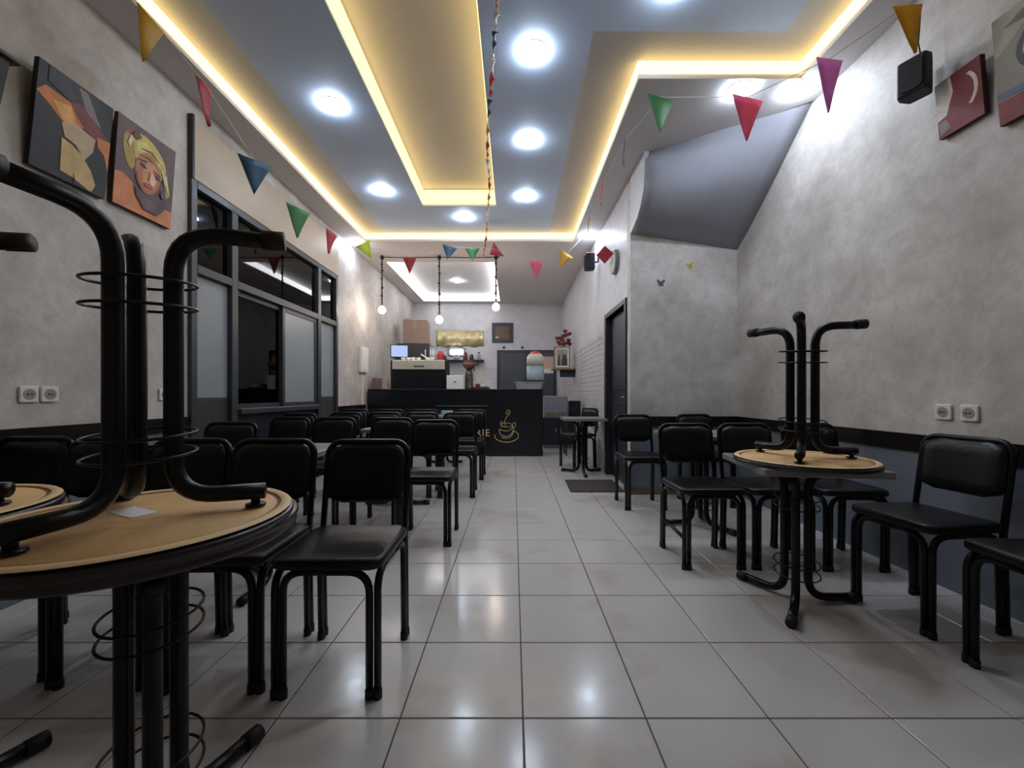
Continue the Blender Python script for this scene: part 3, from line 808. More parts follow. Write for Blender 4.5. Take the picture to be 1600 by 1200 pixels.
# ------------------------------------------------------------------ loudspeakers and clock
def speaker(label, loc, rz, sc=1.0, m='black_matt'):
    t = thing('loudspeaker', label, 'speaker', loc, rz)
    pl = [(-.075, 0), (.075, 0), (.085, .06), (.06, .14), (-.06, .14), (-.085, .06)]
    MB().prism([(x*sc, y*sc) for x, y in pl], -0.12*sc, 0.12*sc).obj('cabinet', M[m], t, 0.012, 3)
    Mr = Matrix(((1, 0, 0, 0), (0, 0, -1, 0), (0, 1, 0, 0), (0, 0, 0, 1)))
    MB().prism(rrect(0.12*sc, 0.20*sc, 0.03*sc, 4), 0.0, 0.008, 0, Mr).obj('grille', mat('grille', (26, 26, 28), 0.7, bump=0.6, bscale=300), t)
    MB().tube(bend((0, .12*sc, 0), (0, .20*sc, 0), (0, .20*sc, 0.10*sc), 0.02, 4), 0.012, 8).obj('bracket', M['black_tube'], t)
    return t
sp = speaker('black loudspeaker on a bracket high on the right wall', (XR-0.185, 2.20, 2.79), -65*D, 0.82)
MB().tube([(0.0, 0.14, 0.10), (-0.02, 0.14, 0.24), (-0.01, 0.14, 0.42)], 0.004, 6).obj('cable', M['rubber'], sp)
speaker('small dark blue loudspeaker on the brick wall beyond the round clock', (XB-0.20, 5.80, 2.95), -90*D, 0.95)
t = thing('wall_clock', 'round grey wall clock on the pale wall above the doorway', 'clock', (XB, 4.82, 2.63))
Mr = Matrix(((0, 0, -1, 0), (1, 0, 0, 0), (0, 1, 0, 0), (0, 0, 0, 1)))
circ = lambda r, n=32: [(r*math.cos(2*PI*k/n), r*math.sin(2*PI*k/n)) for k in range(n)]
MB().prism(circ(0.145), 0, 0.045, 0, Mr).obj('case', mat('clock_grey', (120, 124, 118), 0.4), t, 0.006, 2)
MB().prism(circ(0.125), 0.045, 0.047, 0, Mr).obj('face', mat('clock_face', (186, 186, 178), 0.5), t)
b = MB(); b.prism([(-.004, 0), (.004, 0), (.003, .07), (-.003, .07)], .048, .050, 0, Mr); b.prism([(0, -.004), (.09, -.003), (.09, .003), (0, .004)], .0505, .052, 0, Mr)
b.obj('hands', M['rubber'], t)

# white distribution box on the left wall beyond the partition
t = thing('switch_box', 'white narrow switch box on the left wall before the bar', 'box', (XL, 6.68, 1.41))
MB().box(0, 0.05, -0.16, 0.16, 0, 0.42).obj('case', M['white_plastic'], t, 0.006, 2)
MB().box(0.05, 0.056, -0.13, 0.13, 0.03, 0.39).obj('lid', M['white_plastic'], t, 0.003, 1)
t = tag(MB().box(XL, XL+0.03, 6.62, 6.66, 0.88, 1.38).obj('cable_duct', M['white_plastic'], None, 0.003, 1), 'thin white cable duct below the switch box on the left wall', 'duct')

# butterfly stickers on the alcove wall
def butterfly(label, x, z, col, rz):
    t = thing('butterfly_sticker', label, 'sticker', (x, YREC, z), 0, 'butterfly stickers')
    for s in (-1, 1):
        Mr = Matrix(((s*math.cos(rz), -s*math.sin(rz)*s, 0, 0), (0, 0, -1, -0.002), (math.sin(rz)*s, math.cos(rz), 0, 0), (0, 0, 0, 1)))
        MB().prism([(.002, -.02), (.012, -.035), (.026, -.03), (.024, -.006), (.04, .012), (.042, .036), (.026, .036), (.004, .012)], 0, 0.002, 0, Mr).obj('wing', mat('butterfly_%d' % col[0], col, 0.5, var=0.25, scale=60), t)
    MB().tube([(0, -.003, -.026), (0, -.003, .02)], 0.003, 6).obj('body', M['rubber'], t)
butterfly('grey butterfly sticker on the pale alcove wall', 1.55, 2.22, (84, 78, 78), 0)
butterfly('yellow butterfly sticker on the pale alcove wall', 1.855, 2.40, (190, 170, 60), 0.2)

# ------------------------------------------------------------------ bunting
PCOL = {'yellow': (206, 168, 60), 'red': (184, 70, 78), 'blue': (66, 100, 126), 'green': (78, 136, 84), 'pink': (222, 112, 140),
        'purple': (212, 146, 196), 'lime': (196, 206, 84), 'gold': (206, 176, 120), 'white': (220, 216, 208)}
for k, c in PCOL.items():
    m = mat('pennant_'+k, c, 0.6, var=0.06, scale=20)
    nt = m.node_tree; pb = nt.nodes['Principled BSDF']
    tl = nt.nodes.new('ShaderNodeBsdfTranslucent'); mxs = nt.nodes.new('ShaderNodeMixShader'); mxs.inputs[0].default_value = 0.45
    nt.links.new(pb.inputs['Base Color'].links[0].from_socket, tl.inputs[0])
    nt.links.new(pb.outputs[0], mxs.inputs[1]); nt.links.new(tl.outputs[0], mxs.inputs[2])
    nt.links.new(mxs.outputs[0], nt.nodes['Material Output'].inputs[0])
mat('string', (196, 188, 176), 0.8)
def pennant(par, p, width, h, col, yaw, roll=0.0, curl=0.02, tilt=0.0):
    """cloth triangle hanging from p; yaw is the direction of its upper edge"""
    n = 6; vs = []; fs = []
    for j in range(n+1):
        t = j/n; w = width*(1-t)
        for i in range(3):
            u = -0.5+0.5*i
            vs.append((u*w, curl*math.sin(t*2.2+u*2)+tilt*t*h, -t*h))
    for j in range(n):
        for i in range(2):
            a = j*3+i; fs.append((a, a+1, a+4, a+3))
    b = MB(); b.add(vs, fs, 0, True)
    o = b.obj('pennant', M['pennant_'+col], par)
    o.location = p; o.rotation_euler = (0, roll, yaw)
    md = o.modifiers.new('solid', 'SOLIDIFY'); md.thickness = 0.0015
    return o
def bunting(label, pts, pens, r=0.0025):
    t = thing('bunting', label, 'bunting', pts[0])
    o = Vector(pts[0])
    MB().tube([Vector(p)-o for p in pts], r, 5).obj('string', M['string'], t)
    for p, w, h, c, yaw, roll, curl, tilt in pens:
        pennant(t, Vector(p)-o, w, h, c, yaw, roll, curl, tilt)
    return t
def PX(u, v, Y): return ((u-802)/F*Y, Y, CAMH+(616-v)/F*Y)
lp_ = [((-2.1, 0.9, 3.2), None), (PX(236, 28, 2.25), ('yellow', 0.16, 0.26, 72, 0.1)), (PX(318, 128, 2.72), ('red', 0.16, 0.27, 78, -0.2)),
       (PX(398, 250, 3.25), ('blue', 0.24, 0.27, 40, 0.0)), (PX(466, 325, 3.95), ('green', 0.26, 0.29, 55, 0.0)), (PX(518, 362, 4.6), ('red', 0.2, 0.26, 65, 0.1)), (PX(566, 380, 5.6), ('lime', 0.24, 0.22, 25, -0.6)), ((-2.2, 5.9, 3.25), None)]
bunting('string of coloured pennants along the left wall above the glazed partition', [p for p, _ in lp_],
        [(p, q[1], q[2], q[0], q[3]*D, q[4], 0.03, 0.0) for p, q in lp_ if q])
cp = [((-2.2, 5.93, 3.25), None), (PX(640, 402, 5.92), ('red', 0.2, 0.25, 0, 0)), (PX(703, 385, 5.9), ('blue', 0.22, 0.2, 8, 0.2)), (PX(738, 388, 5.9), ('green', 0.22, 0.18, -6, 0)), (PX(768, 388, 5.9), ('red', 0.22, 0.22, 30, -1.2)),
      (PX(838, 408, 5.9), ('pink', 0.21, 0.27, 0, 0)), (PX(886, 396, 5.88), ('yellow', 0.22, 0.25, 10, 0.5)), ((0.98, 5.85, 3.30), None)]
bunting('string of coloured pennants across the room before the bar ceiling', [p for p, _ in cp],
        [(p, q[1], q[2], q[0], q[3]*D, q[4], 0.01, 0.0) for p, q in cp if q])
rp_ = [((0.98, 5.8, 3.30), None), (PX(920, 342, 5.1), ('yellow', 0.08, 0.22, 80, 0)), (PX(940, 290, 4.35), ('pink', 0.10, 0.22, 82, 0)), (PX(976, 220, 3.5), ('blue', 0.12, 0.22, 70, 0)),
       (PX(1032, 152, 3.05), ('green', 0.24, 0.26, 15, 0)), (PX(1168, 152, 2.62), ('pink', 0.25, 0.28, 10, 0)), (PX(1296, 92, 2.28), ('purple', 0.17, 0.30, 0, 0)), (PX(1418, 8, 2.02), ('yellow', 0.18, 0.24, 0, -0.2)), ((2.3, 1.7, 3.2), None)]
bunting('string of coloured pennants swung across the right-hand ceiling corner', [p for p, _ in rp_],
        [(p, q[1], q[2], q[0], q[3]*D, q[4], 0.015, 0.0) for p, q in rp_ if q])
# red pennant caught on the wall by the clock
rd = thing('loose_pennant', 'red diamond-shaped pennant hanging by the round clock', 'pennant', PX(945, 384, 4.7))
Mr = Matrix(((1, 0, 0, 0), (0, 0, 1, 0), (0, 1, 0, 0), (0, 0, 0, 1)))
MB().prism([(0, 0), (.105, -.09), (0, -.21), (-.10, -.11)], 0, 0.0015, 0, Mr).obj('cloth', M['pennant_red'], rd)
MB().prism([(0.01, -.10), (.022, -.112), (0.01, -.124), (-.002, -.112)], -0.001, 0.0, 0, Mr).obj('dot', M['pennant_blue'], rd)
MB().tube([(0, 0.0005, 0), (0.0, 0.0005, 0.3), (-0.02, 0.0005, ZC-PX(945, 384, 4.7)[2]-0.004)], 0.0015, 5).obj('string', M['string'], rd)
# twisted garland down the middle
gp = [PX(778, -60, 1.9), PX(778, 0, 2.2), PX(773, 60, 2.5), PX(769, 120, 2.8), PX(763, 190, 3.3), PX(762, 240, 3.75), PX(766, 290, 4.35), PX(762, 330, 4.9), PX(760, 370, 5.5), PX(755, 402, 5.85), ((-0.42), 5.88, 3.05)]
cols = ['gold', 'red', 'white', 'blue', 'white', 'red', 'blue', 'gold', 'red', 'white', 'red', 'gold', 'white', 'gold', 'red', 'gold']
def along(pl, t):
    k = t*(len(pl)-1); i = min(int(k), len(pl)-2)
    return Vector(pl[i]).lerp(Vector(pl[i+1]), k-i)
garl = thing('bunting', 'twisted garland of rolled-up pennants hanging down the middle of the ceiling', 'bunting', gp[0])
o0 = Vector(gp[0])
MB().tube([Vector(p)-o0 for p in gp], 0.005, 6).obj('string', M['string'], garl)
for i, cname in enumerate(cols):
    t0 = (i+0.1)/len(cols); p0 = along(gp[:-1], t0); p1 = along(gp[:-1], min(1, t0+0.055))
    b = MB(); n = 8; vs = []; fs = []
    for j in range(n+1):
        s = j/n; c = p0.lerp(p1, s); a = s*5+i; w = 0.022*(1-0.5*s)
        vs += [c+Vector((math.cos(a)*w, 0, math.sin(a)*w-0.012)), c-Vector((math.cos(a)*w, 0, math.sin(a)*w+0.012))]
    fs = [(2*j, 2*j+1, 2*j+3, 2*j+2) for j in range(n)]
    o = b.add([v-o0 for v in vs], fs, 0, True).obj('pennant', M['pennant_'+cname], garl)
    md = o.modifiers.new('solid', 'SOLIDIFY'); md.thickness = 0.0015

# ------------------------------------------------------------------ bar counter
CY, CX0, CX1, CZ = 6.84, -2.46, 0.50, 1.14
t = thing('bar_counter', 'long black bar counter with gold coffee cup sign across the back of the room', 'counter', (0, CY, 0))
MB().box(CX0, -0.43, 0.05, 0.62, 0, 0.857).obj('recessed_front', M['black_matt'], t)
MB().box(-0.43, CX1, 0.0, 0.62, 0, CZ-0.03).obj('sign_panel', M['black_gloss'], t, 0.004, 1)
MB().box(CX0, -0.43, 0.0, 0.62, 0.857, CZ-0.03).obj('fascia', M['black_gloss'], t, 0.004, 1)
MB().box(CX0, CX1+0.01, -0.01, 0.64, CZ-0.03, CZ).obj('worktop', M['black_gloss'], t, 0.004, 1)
MB().box(-1.30, -0.43, -0.012, 0.0, 0.85, 0.858).obj('metal_edge', mat('edge_grey', (120, 124, 122), 0.4), t)
def SX(u): return (u-802)/F*CY
def SZ(v): return CAMH+(616-v)/F*CY
lg = MB(); rr = 0.006
def el(u, v, ru, rv, a0, a1, n=22): return [(SX(u+ru*math.cos(a*D)), -0.004, SZ(v+rv*math.sin(a*D))) for a in [a0+(a1-a0)*i/n for i in range(n+1)]]
lg.tube(el(791.5, 681, 18.5, 10, -50, 190), rr, 6)                                       # saucer
lg.tube([(SX(u), -0.004, SZ(v)) for u, v in ((780, 671), (781, 677), (784, 680.5), (790, 682), (796, 681), (800, 677), (802, 672), (801.5, 668), (800.5, 664))], rr, 6)    # bowl
lg.tube([(SX(u), -0.004, SZ(v)) for u, v in ((783, 683.5), (790, 685), (797, 683.5), (801, 679), (802.5, 672))], rr*.8, 6)
lg.tube(el(791, 664, 9, 3.2, 0, 360), rr*.6, 6)                                          # rim
lg.tube([(SX(u), -0.004, SZ(v)) for u, v in ((780.5, 670), (786, 673), (792, 673.5), (798, 671.5), (800.5, 667), (801, 662), (804, 660), (806, 663), (804.5, 667.5), (801.5, 670))], rr*.8, 6)   # handle
lg.tube([(SX(u), -0.004, SZ(v)) for u, v in ((783.5, 667), (782, 663), (782, 659), (784, 658), (785.5, 662), (784.5, 667))], rr*.6, 6)
lg.tube([(SX(u), -0.004, SZ(v)) for u, v in ((791, 667.5), (789.5, 664), (788.5, 659), (790, 654), (793, 650), (796, 646.5), (797.5, 643.5), (796, 641.2), (793.5, 641), (791, 643), (790.5, 645.5), (792, 647.3), (793.8, 646), (794, 644.2))], rr*.8, 6)   # steam
lg.obj('cup_emblem', M['gold_line'], t)
fc = bpy.data.curves.new('letters', 'FONT'); fc.body = 'TE RIE'; fc.size = 0.165; fc.extrude = 0.004; fc.space_character = 1.15
fo_ = bpy.data.objects.new('letters_src', fc)
C.objects.link(fo_); bpy.context.view_layer.update()
me = bpy.data.meshes.new_from_object(fo_.evaluated_get(bpy.context.evaluated_depsgraph_get()))
bpy.data.objects.remove(fo_)
me.materials.clear(); me.materials.append(M['gold_line'])
lt = link('lettering', me, t)
w_ = max(v.co.x for v in me.vertices)
lt.rotation_euler = (PI/2, 0, 0); lt.scale = (0.50/w_, 1, 1); lt.location = (-0.90, 0.045, 0.345)
MB().box(-0.95, -0.43, -0.006, 0.05, 0.30, 0.50).obj('sign_board', M['black_gloss'], t)
lt.location = (-0.90, -0.010, 0.345)

# espresso machine on the counter
t = thing('espresso_machine', 'wide black espresso machine with brushed steel top panel on the counter', 'coffee machine', (-1.64, 7.12, CZ))
MB().box(-0.46, 0.46, -0.12, 0.19, 0.0, 0.34).obj('body', M['black_gloss'], t, 0.01, 2)
MB().box(-0.455, 0.455, -0.14, 0.19, 0.34, 0.505).obj('steel_panel', M['steel'], t, 0.01, 2)
MB().box(-0.08, 0.10, -0.145, -0.138, 0.385, 0.405).obj('badge', M['black_matt'], t)
MB().box(-0.49, -0.46, -0.12, 0.19, 0.0, 0.50).obj('side_cheek', M['black_matt'], t, 0.008, 2)
MB().box(0.46, 0.49, -0.12, 0.19, 0.0, 0.50).obj('side_cheek', M['black_matt'], t, 0.008, 2)
cup_me = MB().lathe([(0.022, 0), (0.03, 0.012), (0.038, 0.05), (0.035, 0.05), (0.026, 0.012), (0.0, 0.008)], n=16).mesh('bowl', M['white_plastic'])
hd_me = MB().tube([(0.034, 0, 0.042), (0.05, 0, 0.04), (0.052, 0, 0.022), (0.031, 0, 0.014)], 0.004, 6).mesh('handle', M['white_plastic'])
for k, (x, y) in enumerate(((-1.93, 7.08), (-1.84, 7.10), (-1.75, 7.06), (-1.66, 7.10), (-1.50, 7.08), (-1.41, 7.05))):
    c = thing('coffee_cup', ['white cup at the left end on top of the espresso machine', 'second white cup from the left on the espresso machine', 'third white cup from the left on the espresso machine', 'white cup beside the lever on the espresso machine', 'second white cup from the right on the espresso machine', 'white cup at the right end on the espresso machine next to the red tin'][k], 'cup', (x, y, CZ+0.505), k*1.1, 'cups on the espresso machine')
    link('bowl', cup_me, c); link('handle', hd_me, c)
mat('red_tin', (160, 44, 42), 0.4, var=0.1)
t = thing('red_tin', 'red tin with dark lid on the right end of the espresso machine', 'tin', (-1.285, 7.14, CZ+0.505))
MB().lathe([(0.055, 0), (0.06, 0.01), (0.06, 0.12), (0.05, 0.145)], n=20).obj('can', M['red_tin'], t)
MB().lathe([(0.05, 0.145), (0.045, 0.16), (0.012, 0.165)], n=20).obj('lid', mat('tin_lid', (104, 38, 36), 0.4), t)

t = thing('serving_scoop', 'white handled scoop leaning on top of the espresso machine', 'scoop', (-1.60, 7.22, CZ+0.506))
MB().tube([(-0.05, 0.0, 0.12), (0.03, 0.0, 0.07), (0.10, 0.0, 0.02)], 0.011, 8).obj('handle', M['white_plastic'], t)
MB().lathe([(0.0, 0), (0.025, 0.004), (0.034, 0.03), (0.03, 0.03), (0.02, 0.008)], (0.12, 0, 0), 14).obj('bowl', M['steel'], t)

# monitor
t = thing('monitor', 'small lit monitor on a stand at the left of the espresso machine', 'monitor', (-2.085, 7.395, CZ), 14*D)
MB().box(-0.16, 0.16, 0.0, 0.03, 0.58, 0.82).obj('housing', M['black_matt'], t, 0.006, 2)
MB().box(-0.145, 0.145, -0.003, 0.0, 0.60, 0.805).obj('screen', emis('screen_glow', (0.42, 0.52, 0.85), 0.55), t)
MB().tube([(0, 0.03, 0.0), (0, 0.03, 0.6)], 0.02, 10).obj('pole', M['black_matt'], t)
MB().lathe([(0.065, 0), (0.06, 0.012)], (0, 0.03, 0), 20).obj('base', M['black_matt'], t)

# printed cartons at the left end of the counter
for k, (x, y, w, d, h, c1, lab) in enumerate(((-2.36, 7.02, 0.16, 0.10, 0.19, (120, 92, 96), 'mauve printed carton at the left end of the counter'), (-2.22, 7.0, 0.10, 0.09, 0.17, (172, 150, 140), 'beige printed carton beside the mauve one on the counter'))):
    b = MB(); b.box(-w/2, w/2, -d/2, d/2, 0, h)
    o = tag(b.obj('carton', mat('carton_%d' % k, c1, 0.6, var=0.35, scale=26), None, 0.003, 1), lab, 'carton', 'cartons on the counter'); o.location = (x, y, CZ)

# white box
t = thing('white_box', 'square white box on the counter between espresso machine and grinder', 'box', (-0.995, 7.0, CZ))
MB().box(-0.145, 0.145, -0.10, 0.12, 0, 0.235).obj('carton', M['paper_white'], t, 0.006, 2)
MB().box(-0.025, 0.025, -0.102, -0.10, 0.11, 0.135).obj('mark', mat('mark_grey', (120, 118, 116), 0.6), t)

# coffee grinder
t = thing('coffee_grinder', 'coffee grinder with brown bean hopper on the counter right of the white box', 'grinder', (-0.79, 7.22, CZ))
mat('grinder_dark', (62, 54, 52), 0.4); mat('hopper_brown', (110, 66, 58), 0.25, var=0.2)
MB().lathe([(0.10, 0), (0.10, 0.03), (0.075, 0.06), (0.07, 0.26), (0.055, 0.34)], n=20).obj('body', M['grinder_dark'], t)
MB().lathe([(0.04, 0.34), (0.11, 0.42), (0.115, 0.47), (0.10, 0.475)], n=20).obj('hopper', M['hopper_brown'], t)
MB().lathe([(0.105, 0.475), (0.09, 0.50), (0.02, 0.51)], n=20).obj('hopper_lid', M['grinder_dark'], t)
MB().tube([(0, -.07, .2), (0, -.13, .19), (0, -.16, .17)], 0.014, 8).obj('spout', M['grinder_dark'], t)

t = thing('condiment_tray', 'dark tray with a white tub on the counter right of the grinder', 'tray', (-0.55, 7.12, CZ))
MB().box(-0.13, 0.13, -0.09, 0.09, 0, 0.035).obj('tray', mat('tray_maroon', (66, 30, 34), 0.5), t, 0.006, 2)
MB().lathe([(0.06, 0.035), (0.065, 0.07), (0.06, 0.075)], (0.03, -0.03, 0), 18).obj('tub', M['white_plastic'], t)
MB().box(-0.12, -0.03, 0.0, 0.08, 0.035, 0.10).obj('pouch', mat('pouch_red', (120, 40, 40), 0.5), t, 0.01, 2)

# tub, board and water container at the right end
t = thing('plastic_tub', 'pale grey plastic tub at the right end of the counter', 'tub', (0.275, 7.1, CZ))
mat('tub_grey', (170, 178, 180), 0.4)
b = MB(); o1, o2, o3 = rrect(0.42, 0.28, .04, 4), rrect(0.49, 0.33, .05, 4), rrect(0.47, 0.31, .05, 4); n = len(o1)
vs = [(x, y, 0) for x, y in o1]+[(x, y, .125) for x, y in o2]+[(x, y, .125) for x, y in o3]+[(x*.97, y*.97, .01) for x, y in o1]
fs = [tuple(range(n-1, -1, -1)), tuple(range(3*n, 4*n))]+[(i*n+k, i*n+(k+1) % n, (i+1)*n+(k+1) % n, (i+1)*n+k) for i in range(3) for k in range(n)]
b.add(vs, fs).obj('basin', M['tub_grey'], t)
b = MB(); ou = rrect(0.51, 0.35, .05, 4); b.prism(ou, 0.118, 0.126); b.obj('rim', M['tub_grey'], t)
o = tag(MB().box(-0.19, 0.19, -0.14, 0.14, 0, 0.016).obj('tray_board', M['black_matt'], None, 0.004, 1), 'thin black board lying across the plastic tub under the water container', 'board'); o.location = (0.34, 7.1, CZ+0.127)
t = thing('water_container', 'large translucent water container with red cap on the counter', 'container', (0.385, 7.1, CZ+0.144))
mat('water_grey', (136, 152, 158), 0.3, var=0.05); mat('plastic_milky', (190, 184, 172), 0.35, var=0.04)
def rlathe(b, prof, n=6):
    base = rrect(2, 2, 0.45, n); N = len(base)
    vs = [(x*r, y*r*0.8, z) for r, z in prof for x, y in base]; fs = [(i*N+k, i*N+(k+1) % N, (i+1)*N+(k+1) % N, (i+1)*N+k) for i in range(len(prof)-1) for k in range(N)]
    fs += [tuple(range(N-1, -1, -1)), tuple(range((len(prof)-1)*N, len(prof)*N))]
    return b.add(vs, fs, 0, True)
rlathe(MB(), [(0.130, 0), (0.145, 0.02), (0.15, 0.05), (0.15, 0.26)]).obj('lower_body', M['water_grey'], t)
rlathe(MB(), [(0.15, 0.26), (0.15, 0.38), (0.145, 0.42), (0.10, 0.475)]).obj('upper_body', M['plastic_milky'], t)
MB().lathe([(0.08, 0.475), (0.085, 0.48), (0.085, 0.505), (0.06, 0.515)], n=24).obj('cap', mat('cap_red', (214, 84, 60), 0.4), t)
MB().tube([(-.16, -.05, .06), (-.19, -.06, .06), (-.20, -.06, .03)], .010, 8).obj('tap', M['black_matt'], t)

# ------------------------------------------------------------------ behind the bar
t = thing('tall_fridge', 'tall dark cabinet behind the left end of the bar', 'cabinet', (-2.10, 8.75, 0))
MB().box(-0.34, 0.34, -0.28, 0.30, 0.03, 2.12).obj('body', mat('fridge_dark', (46, 44, 48), 0.45), t, 0.01, 2)
for z0, z1 in ((0.06, 0.95), (0.98, 2.08)):
    dd = MB().box(-0.33, 0.33, -0.31, -0.28, z0, z1).obj('door', M['dark_door'], t, 0.006, 2)
    MB().tube([(0.27, -0.34, z1-0.35), (0.27, -0.34, z1-0.1)], 0.012, 8).obj('handle', M['steel'], dd)
b = MB()
for x in (-.28, .28):
    for y in (-.22, .24): b.lathe([(0.03, 0), (0.03, 0.03)], (x, y, 0), 10)
b.obj('cabinet_foot', M['rubber'], t)
t = thing('cardboard_box', 'brown cardboard box on top of the tall dark cabinet', 'box', (-2.08, 8.70, 2.12), 4*D)
MB().box(-0.255, 0.255, -0.2, 0.2, 0, 0.50).obj('carton', M['cardboard'], t, 0.006, 1)
MB().add([(-.255, -.2, .50), (.255, -.2, .50), (.22, -.02, .56), (-.22, -.02, .56)], [(0, 1, 2, 3)]).obj('flap', M['cardboard'], t)
MB().box(-0.03, 0.03, -0.202, -0.2, 0.30, 0.50).obj('tape', mat('tape', (150, 130, 104), 0.3), t)

YB = YBACK
canvas('framed_picture', 'dark framed brown picture on the back wall under the right pendant bulb', YB, -0.535, -0.005, 2.35, 2.85, 0, [
    ((110, 84, 72), [(.16, .16), (.80, .16), (.80, .80), (.16, .80)]), ((128, 84, 52), [(.45, .2), (.78, .2), (.78, .45), (.5, .4)]), ((220, 216, 210), [(.17, .24), (.31, .24), (.31, .30), (.17, .30)])], (62, 58, 74), side=(40, 38, 50))
mat('gold_foil', (204, 188, 140), 0.3, metal=0.25, var=0.28, scale=7, bump=0.8, bscale=14)
t = thing('gold_banner', 'shiny gold foil banner on the back wall above the shelf', 'banner', (-1.94, YB-0.004, 2.25))
b = MB(); nx = 24; vs = []
for i in range(nx+1):
    x = 1.2*i/nx; w = 0.008+0.006*math.sin(i*1.7)
    vs += [(x, -w, 0.02*math.sin(i*.9)), (x, -w, 0.40+0.015*math.sin(i*1.3))]
b.add(vs, [(2*i, 2*i+2, 2*i+3, 2*i+1) for i in range(nx)], 0, True)
ob = b.obj('foil', M['gold_foil'], t); md = ob.modifiers.new('solid', 'SOLIDIFY'); md.thickness = 0.002
MB().tube([(0, 0, .41), (1.2, 0, .41)], .003, 6).obj('cord', M['string'], t)
t = thing('wall_shelf', 'narrow dark shelf on the back wall behind the bar', 'shelf', (-1.35, YB, 1.88))
MB().box(-0.62, 0.62, -0.22, 0, 0, 0.025).obj('board', M['dark_door'], t, 0.003, 1)
for x in (-.45, .45): MB().box(x-.012, x+.012, -0.18, 0, -0.12, 0).obj('bracket', M['dark_door'], t)
mat('shelf_red', (128, 40, 46), 0.4, var=0.1); mat('shelf_dark', (50, 44, 46), 0.4, var=0.1); mat('shelf_grey', (150, 160, 176), 0.3, var=0.1)
items = [(-1.84, .05, .15, 'shelf_red', 'dark red canister at the left end of the back shelf'), (-1.70, .045, .11, 'shelf_dark', 'short dark jar second on the back shelf'),
         (-1.42, .075, .12, 'shelf_grey', 'wide pale jar below the glowing panel on the back shelf'), (-1.20, .055, .19, 'shelf_red', 'tall red canister right of the glowing panel on the back shelf'), (-1.04, .05, .14, 'shelf_dark', 'dark jar near the right end of the back shelf'), (-0.86, .04, .20, 'shelf_grey', 'slim pale bottle at the right end of the back shelf')]
for x, r, h, m_, lab in items:
    c = thing('jar', lab, 'jar', (x, YB-0.11, 1.905), 0, 'jars on the back shelf')
    MB().lathe([(r*.9, 0), (r, .01), (r, h*.75), (r*.7, h*.86)], n=16).obj('body', M[m_], c)
    MB().lathe([(r*.72, h*.86), (r*.72, h), (r*.6, h)], n=16).obj('lid', M['shelf_dark'], c)
t = thing('bright_panel', 'small bright white glowing panel above the back shelf', 'wall light', (-1.42, YB, 2.11))
MB().box(-0.21, 0.21, -0.05, 0, -0.09, 0.11).obj('backplate', mat('panel_back', (120, 122, 140), 0.4, var=0.3, scale=30), t, 0.006, 2)
MB().prism(rrect(0.32, 0.13, 0.04, 4), 0.05, 0.08, 0, Matrix(((1, 0, 0, 0), (0, 0, -1, 0), (0, 1, 0, 0), (0, 0, 0, 1)))).obj('panel_face', emis('panel_white', (1, 1, 1), 6.0), t)  # plain white emissive face on the back wall
o = tag(MB().box(-1.12, -0.76, YB-0.006, YB, 1.20, 1.76).obj('wall_sheet', mat('sheet_pale', (206, 204, 196), 0.6), None), 'pale sheet on the back wall below the shelf', 'sheet')
t = thing('hanging_ladle', 'black handled utensil hanging under the right of the back shelf', 'utensil', (-0.98, YB-0.14, 1.88))
MB().tube([(0, 0, 0), (0, 0, -0.26)], 0.014, 8).obj('grip', M['black_matt'], t)
MB().tube([(0, 0, -0.26), (0, 0, -0.42)], 0.005, 6).obj('shaft', M['steel'], t)
MB().lathe([(0.0, -0.47), (0.03, -0.46), (0.04, -0.43), (0.036, -0.43)], n=14).obj('bowl', M['steel'], t)
# small black stars above the grey door, and a paper notice on it
for x, lab in ((-0.235, 'left small black star on the wall above the grey double door'), (0.23, 'right small black star on the wall above the grey double door')):
    pl = [((0.05 if k % 2 == 0 else 0.024)*math.sin(k*PI/5), (0.05 if k % 2 == 0 else 0.024)*math.cos(k*PI/5)) for k in range(10)]
    o = tag(MB().prism(pl, 0, 0.012, 0, Matrix(((1, 0, 0, 0), (0, 0, -1, 0), (0, 1, 0, 0), (0, 0, 0, 1)))).obj('wall_star', M['black_matt']), lab, 'star', 'wall stars'); o.location = (x, YB, 2.23)
t = thing('notice', 'peach and white paper notice on the grey door beside the water container', 'notice', (0.76, YB-0.03, 1.58))
MB().box(0, 0.25, -0.004, 0, 0.11, 0.42).obj('sheet', mat('notice_peach', (200, 172, 156), 0.7), t)
MB().box(0, 0.25, -0.004, 0, 0, 0.11).obj('sheet', M['paper_white'], t)
# shelf on the brick wall with framed photo and flowers
t = thing('bracket_shelf', 'small shelf on the brick wall holding the framed photo and flowers', 'shelf', (XB-0.008, 8.0, 1.53))
MB().box(-0.46, 0, -0.12, 0.16, 0, 0.022).obj('board', mat('shelf_wood', (120, 100, 86), 0.5), t, 0.003, 1)
MB().box(-0.30, 0, -0.01, 0.01, -0.14, 0).obj('bracket', M['dark_door'], t)
t = thing('photo_frame', 'cream framed dark photograph on the brick wall shelf', 'picture', (0.80, 7.92, 1.552))
fr = MB(); w, h, a = 0.32, 0.44, 0.03
fr.box(0, a, 0, .025, 0, h); fr.box(w-a, w, 0, .025, 0, h); fr.box(a, w-a, 0, .025, 0, a); fr.box(a, w-a, 0, .025, h-a, h)
fr.obj('frame', mat('frame_gold', (150, 128, 104), 0.4), t)
MB().box(a, w-a, .012, .020, a, h-a).obj('mount', M['paper_white'], t)
b = MB(); b.box(a+.025, w-a-.025, .009, .012, a+.03, h-a-.03); b.obj('photo', mat('photo_grey', (150, 144, 142), 0.5, var=0.2), t)
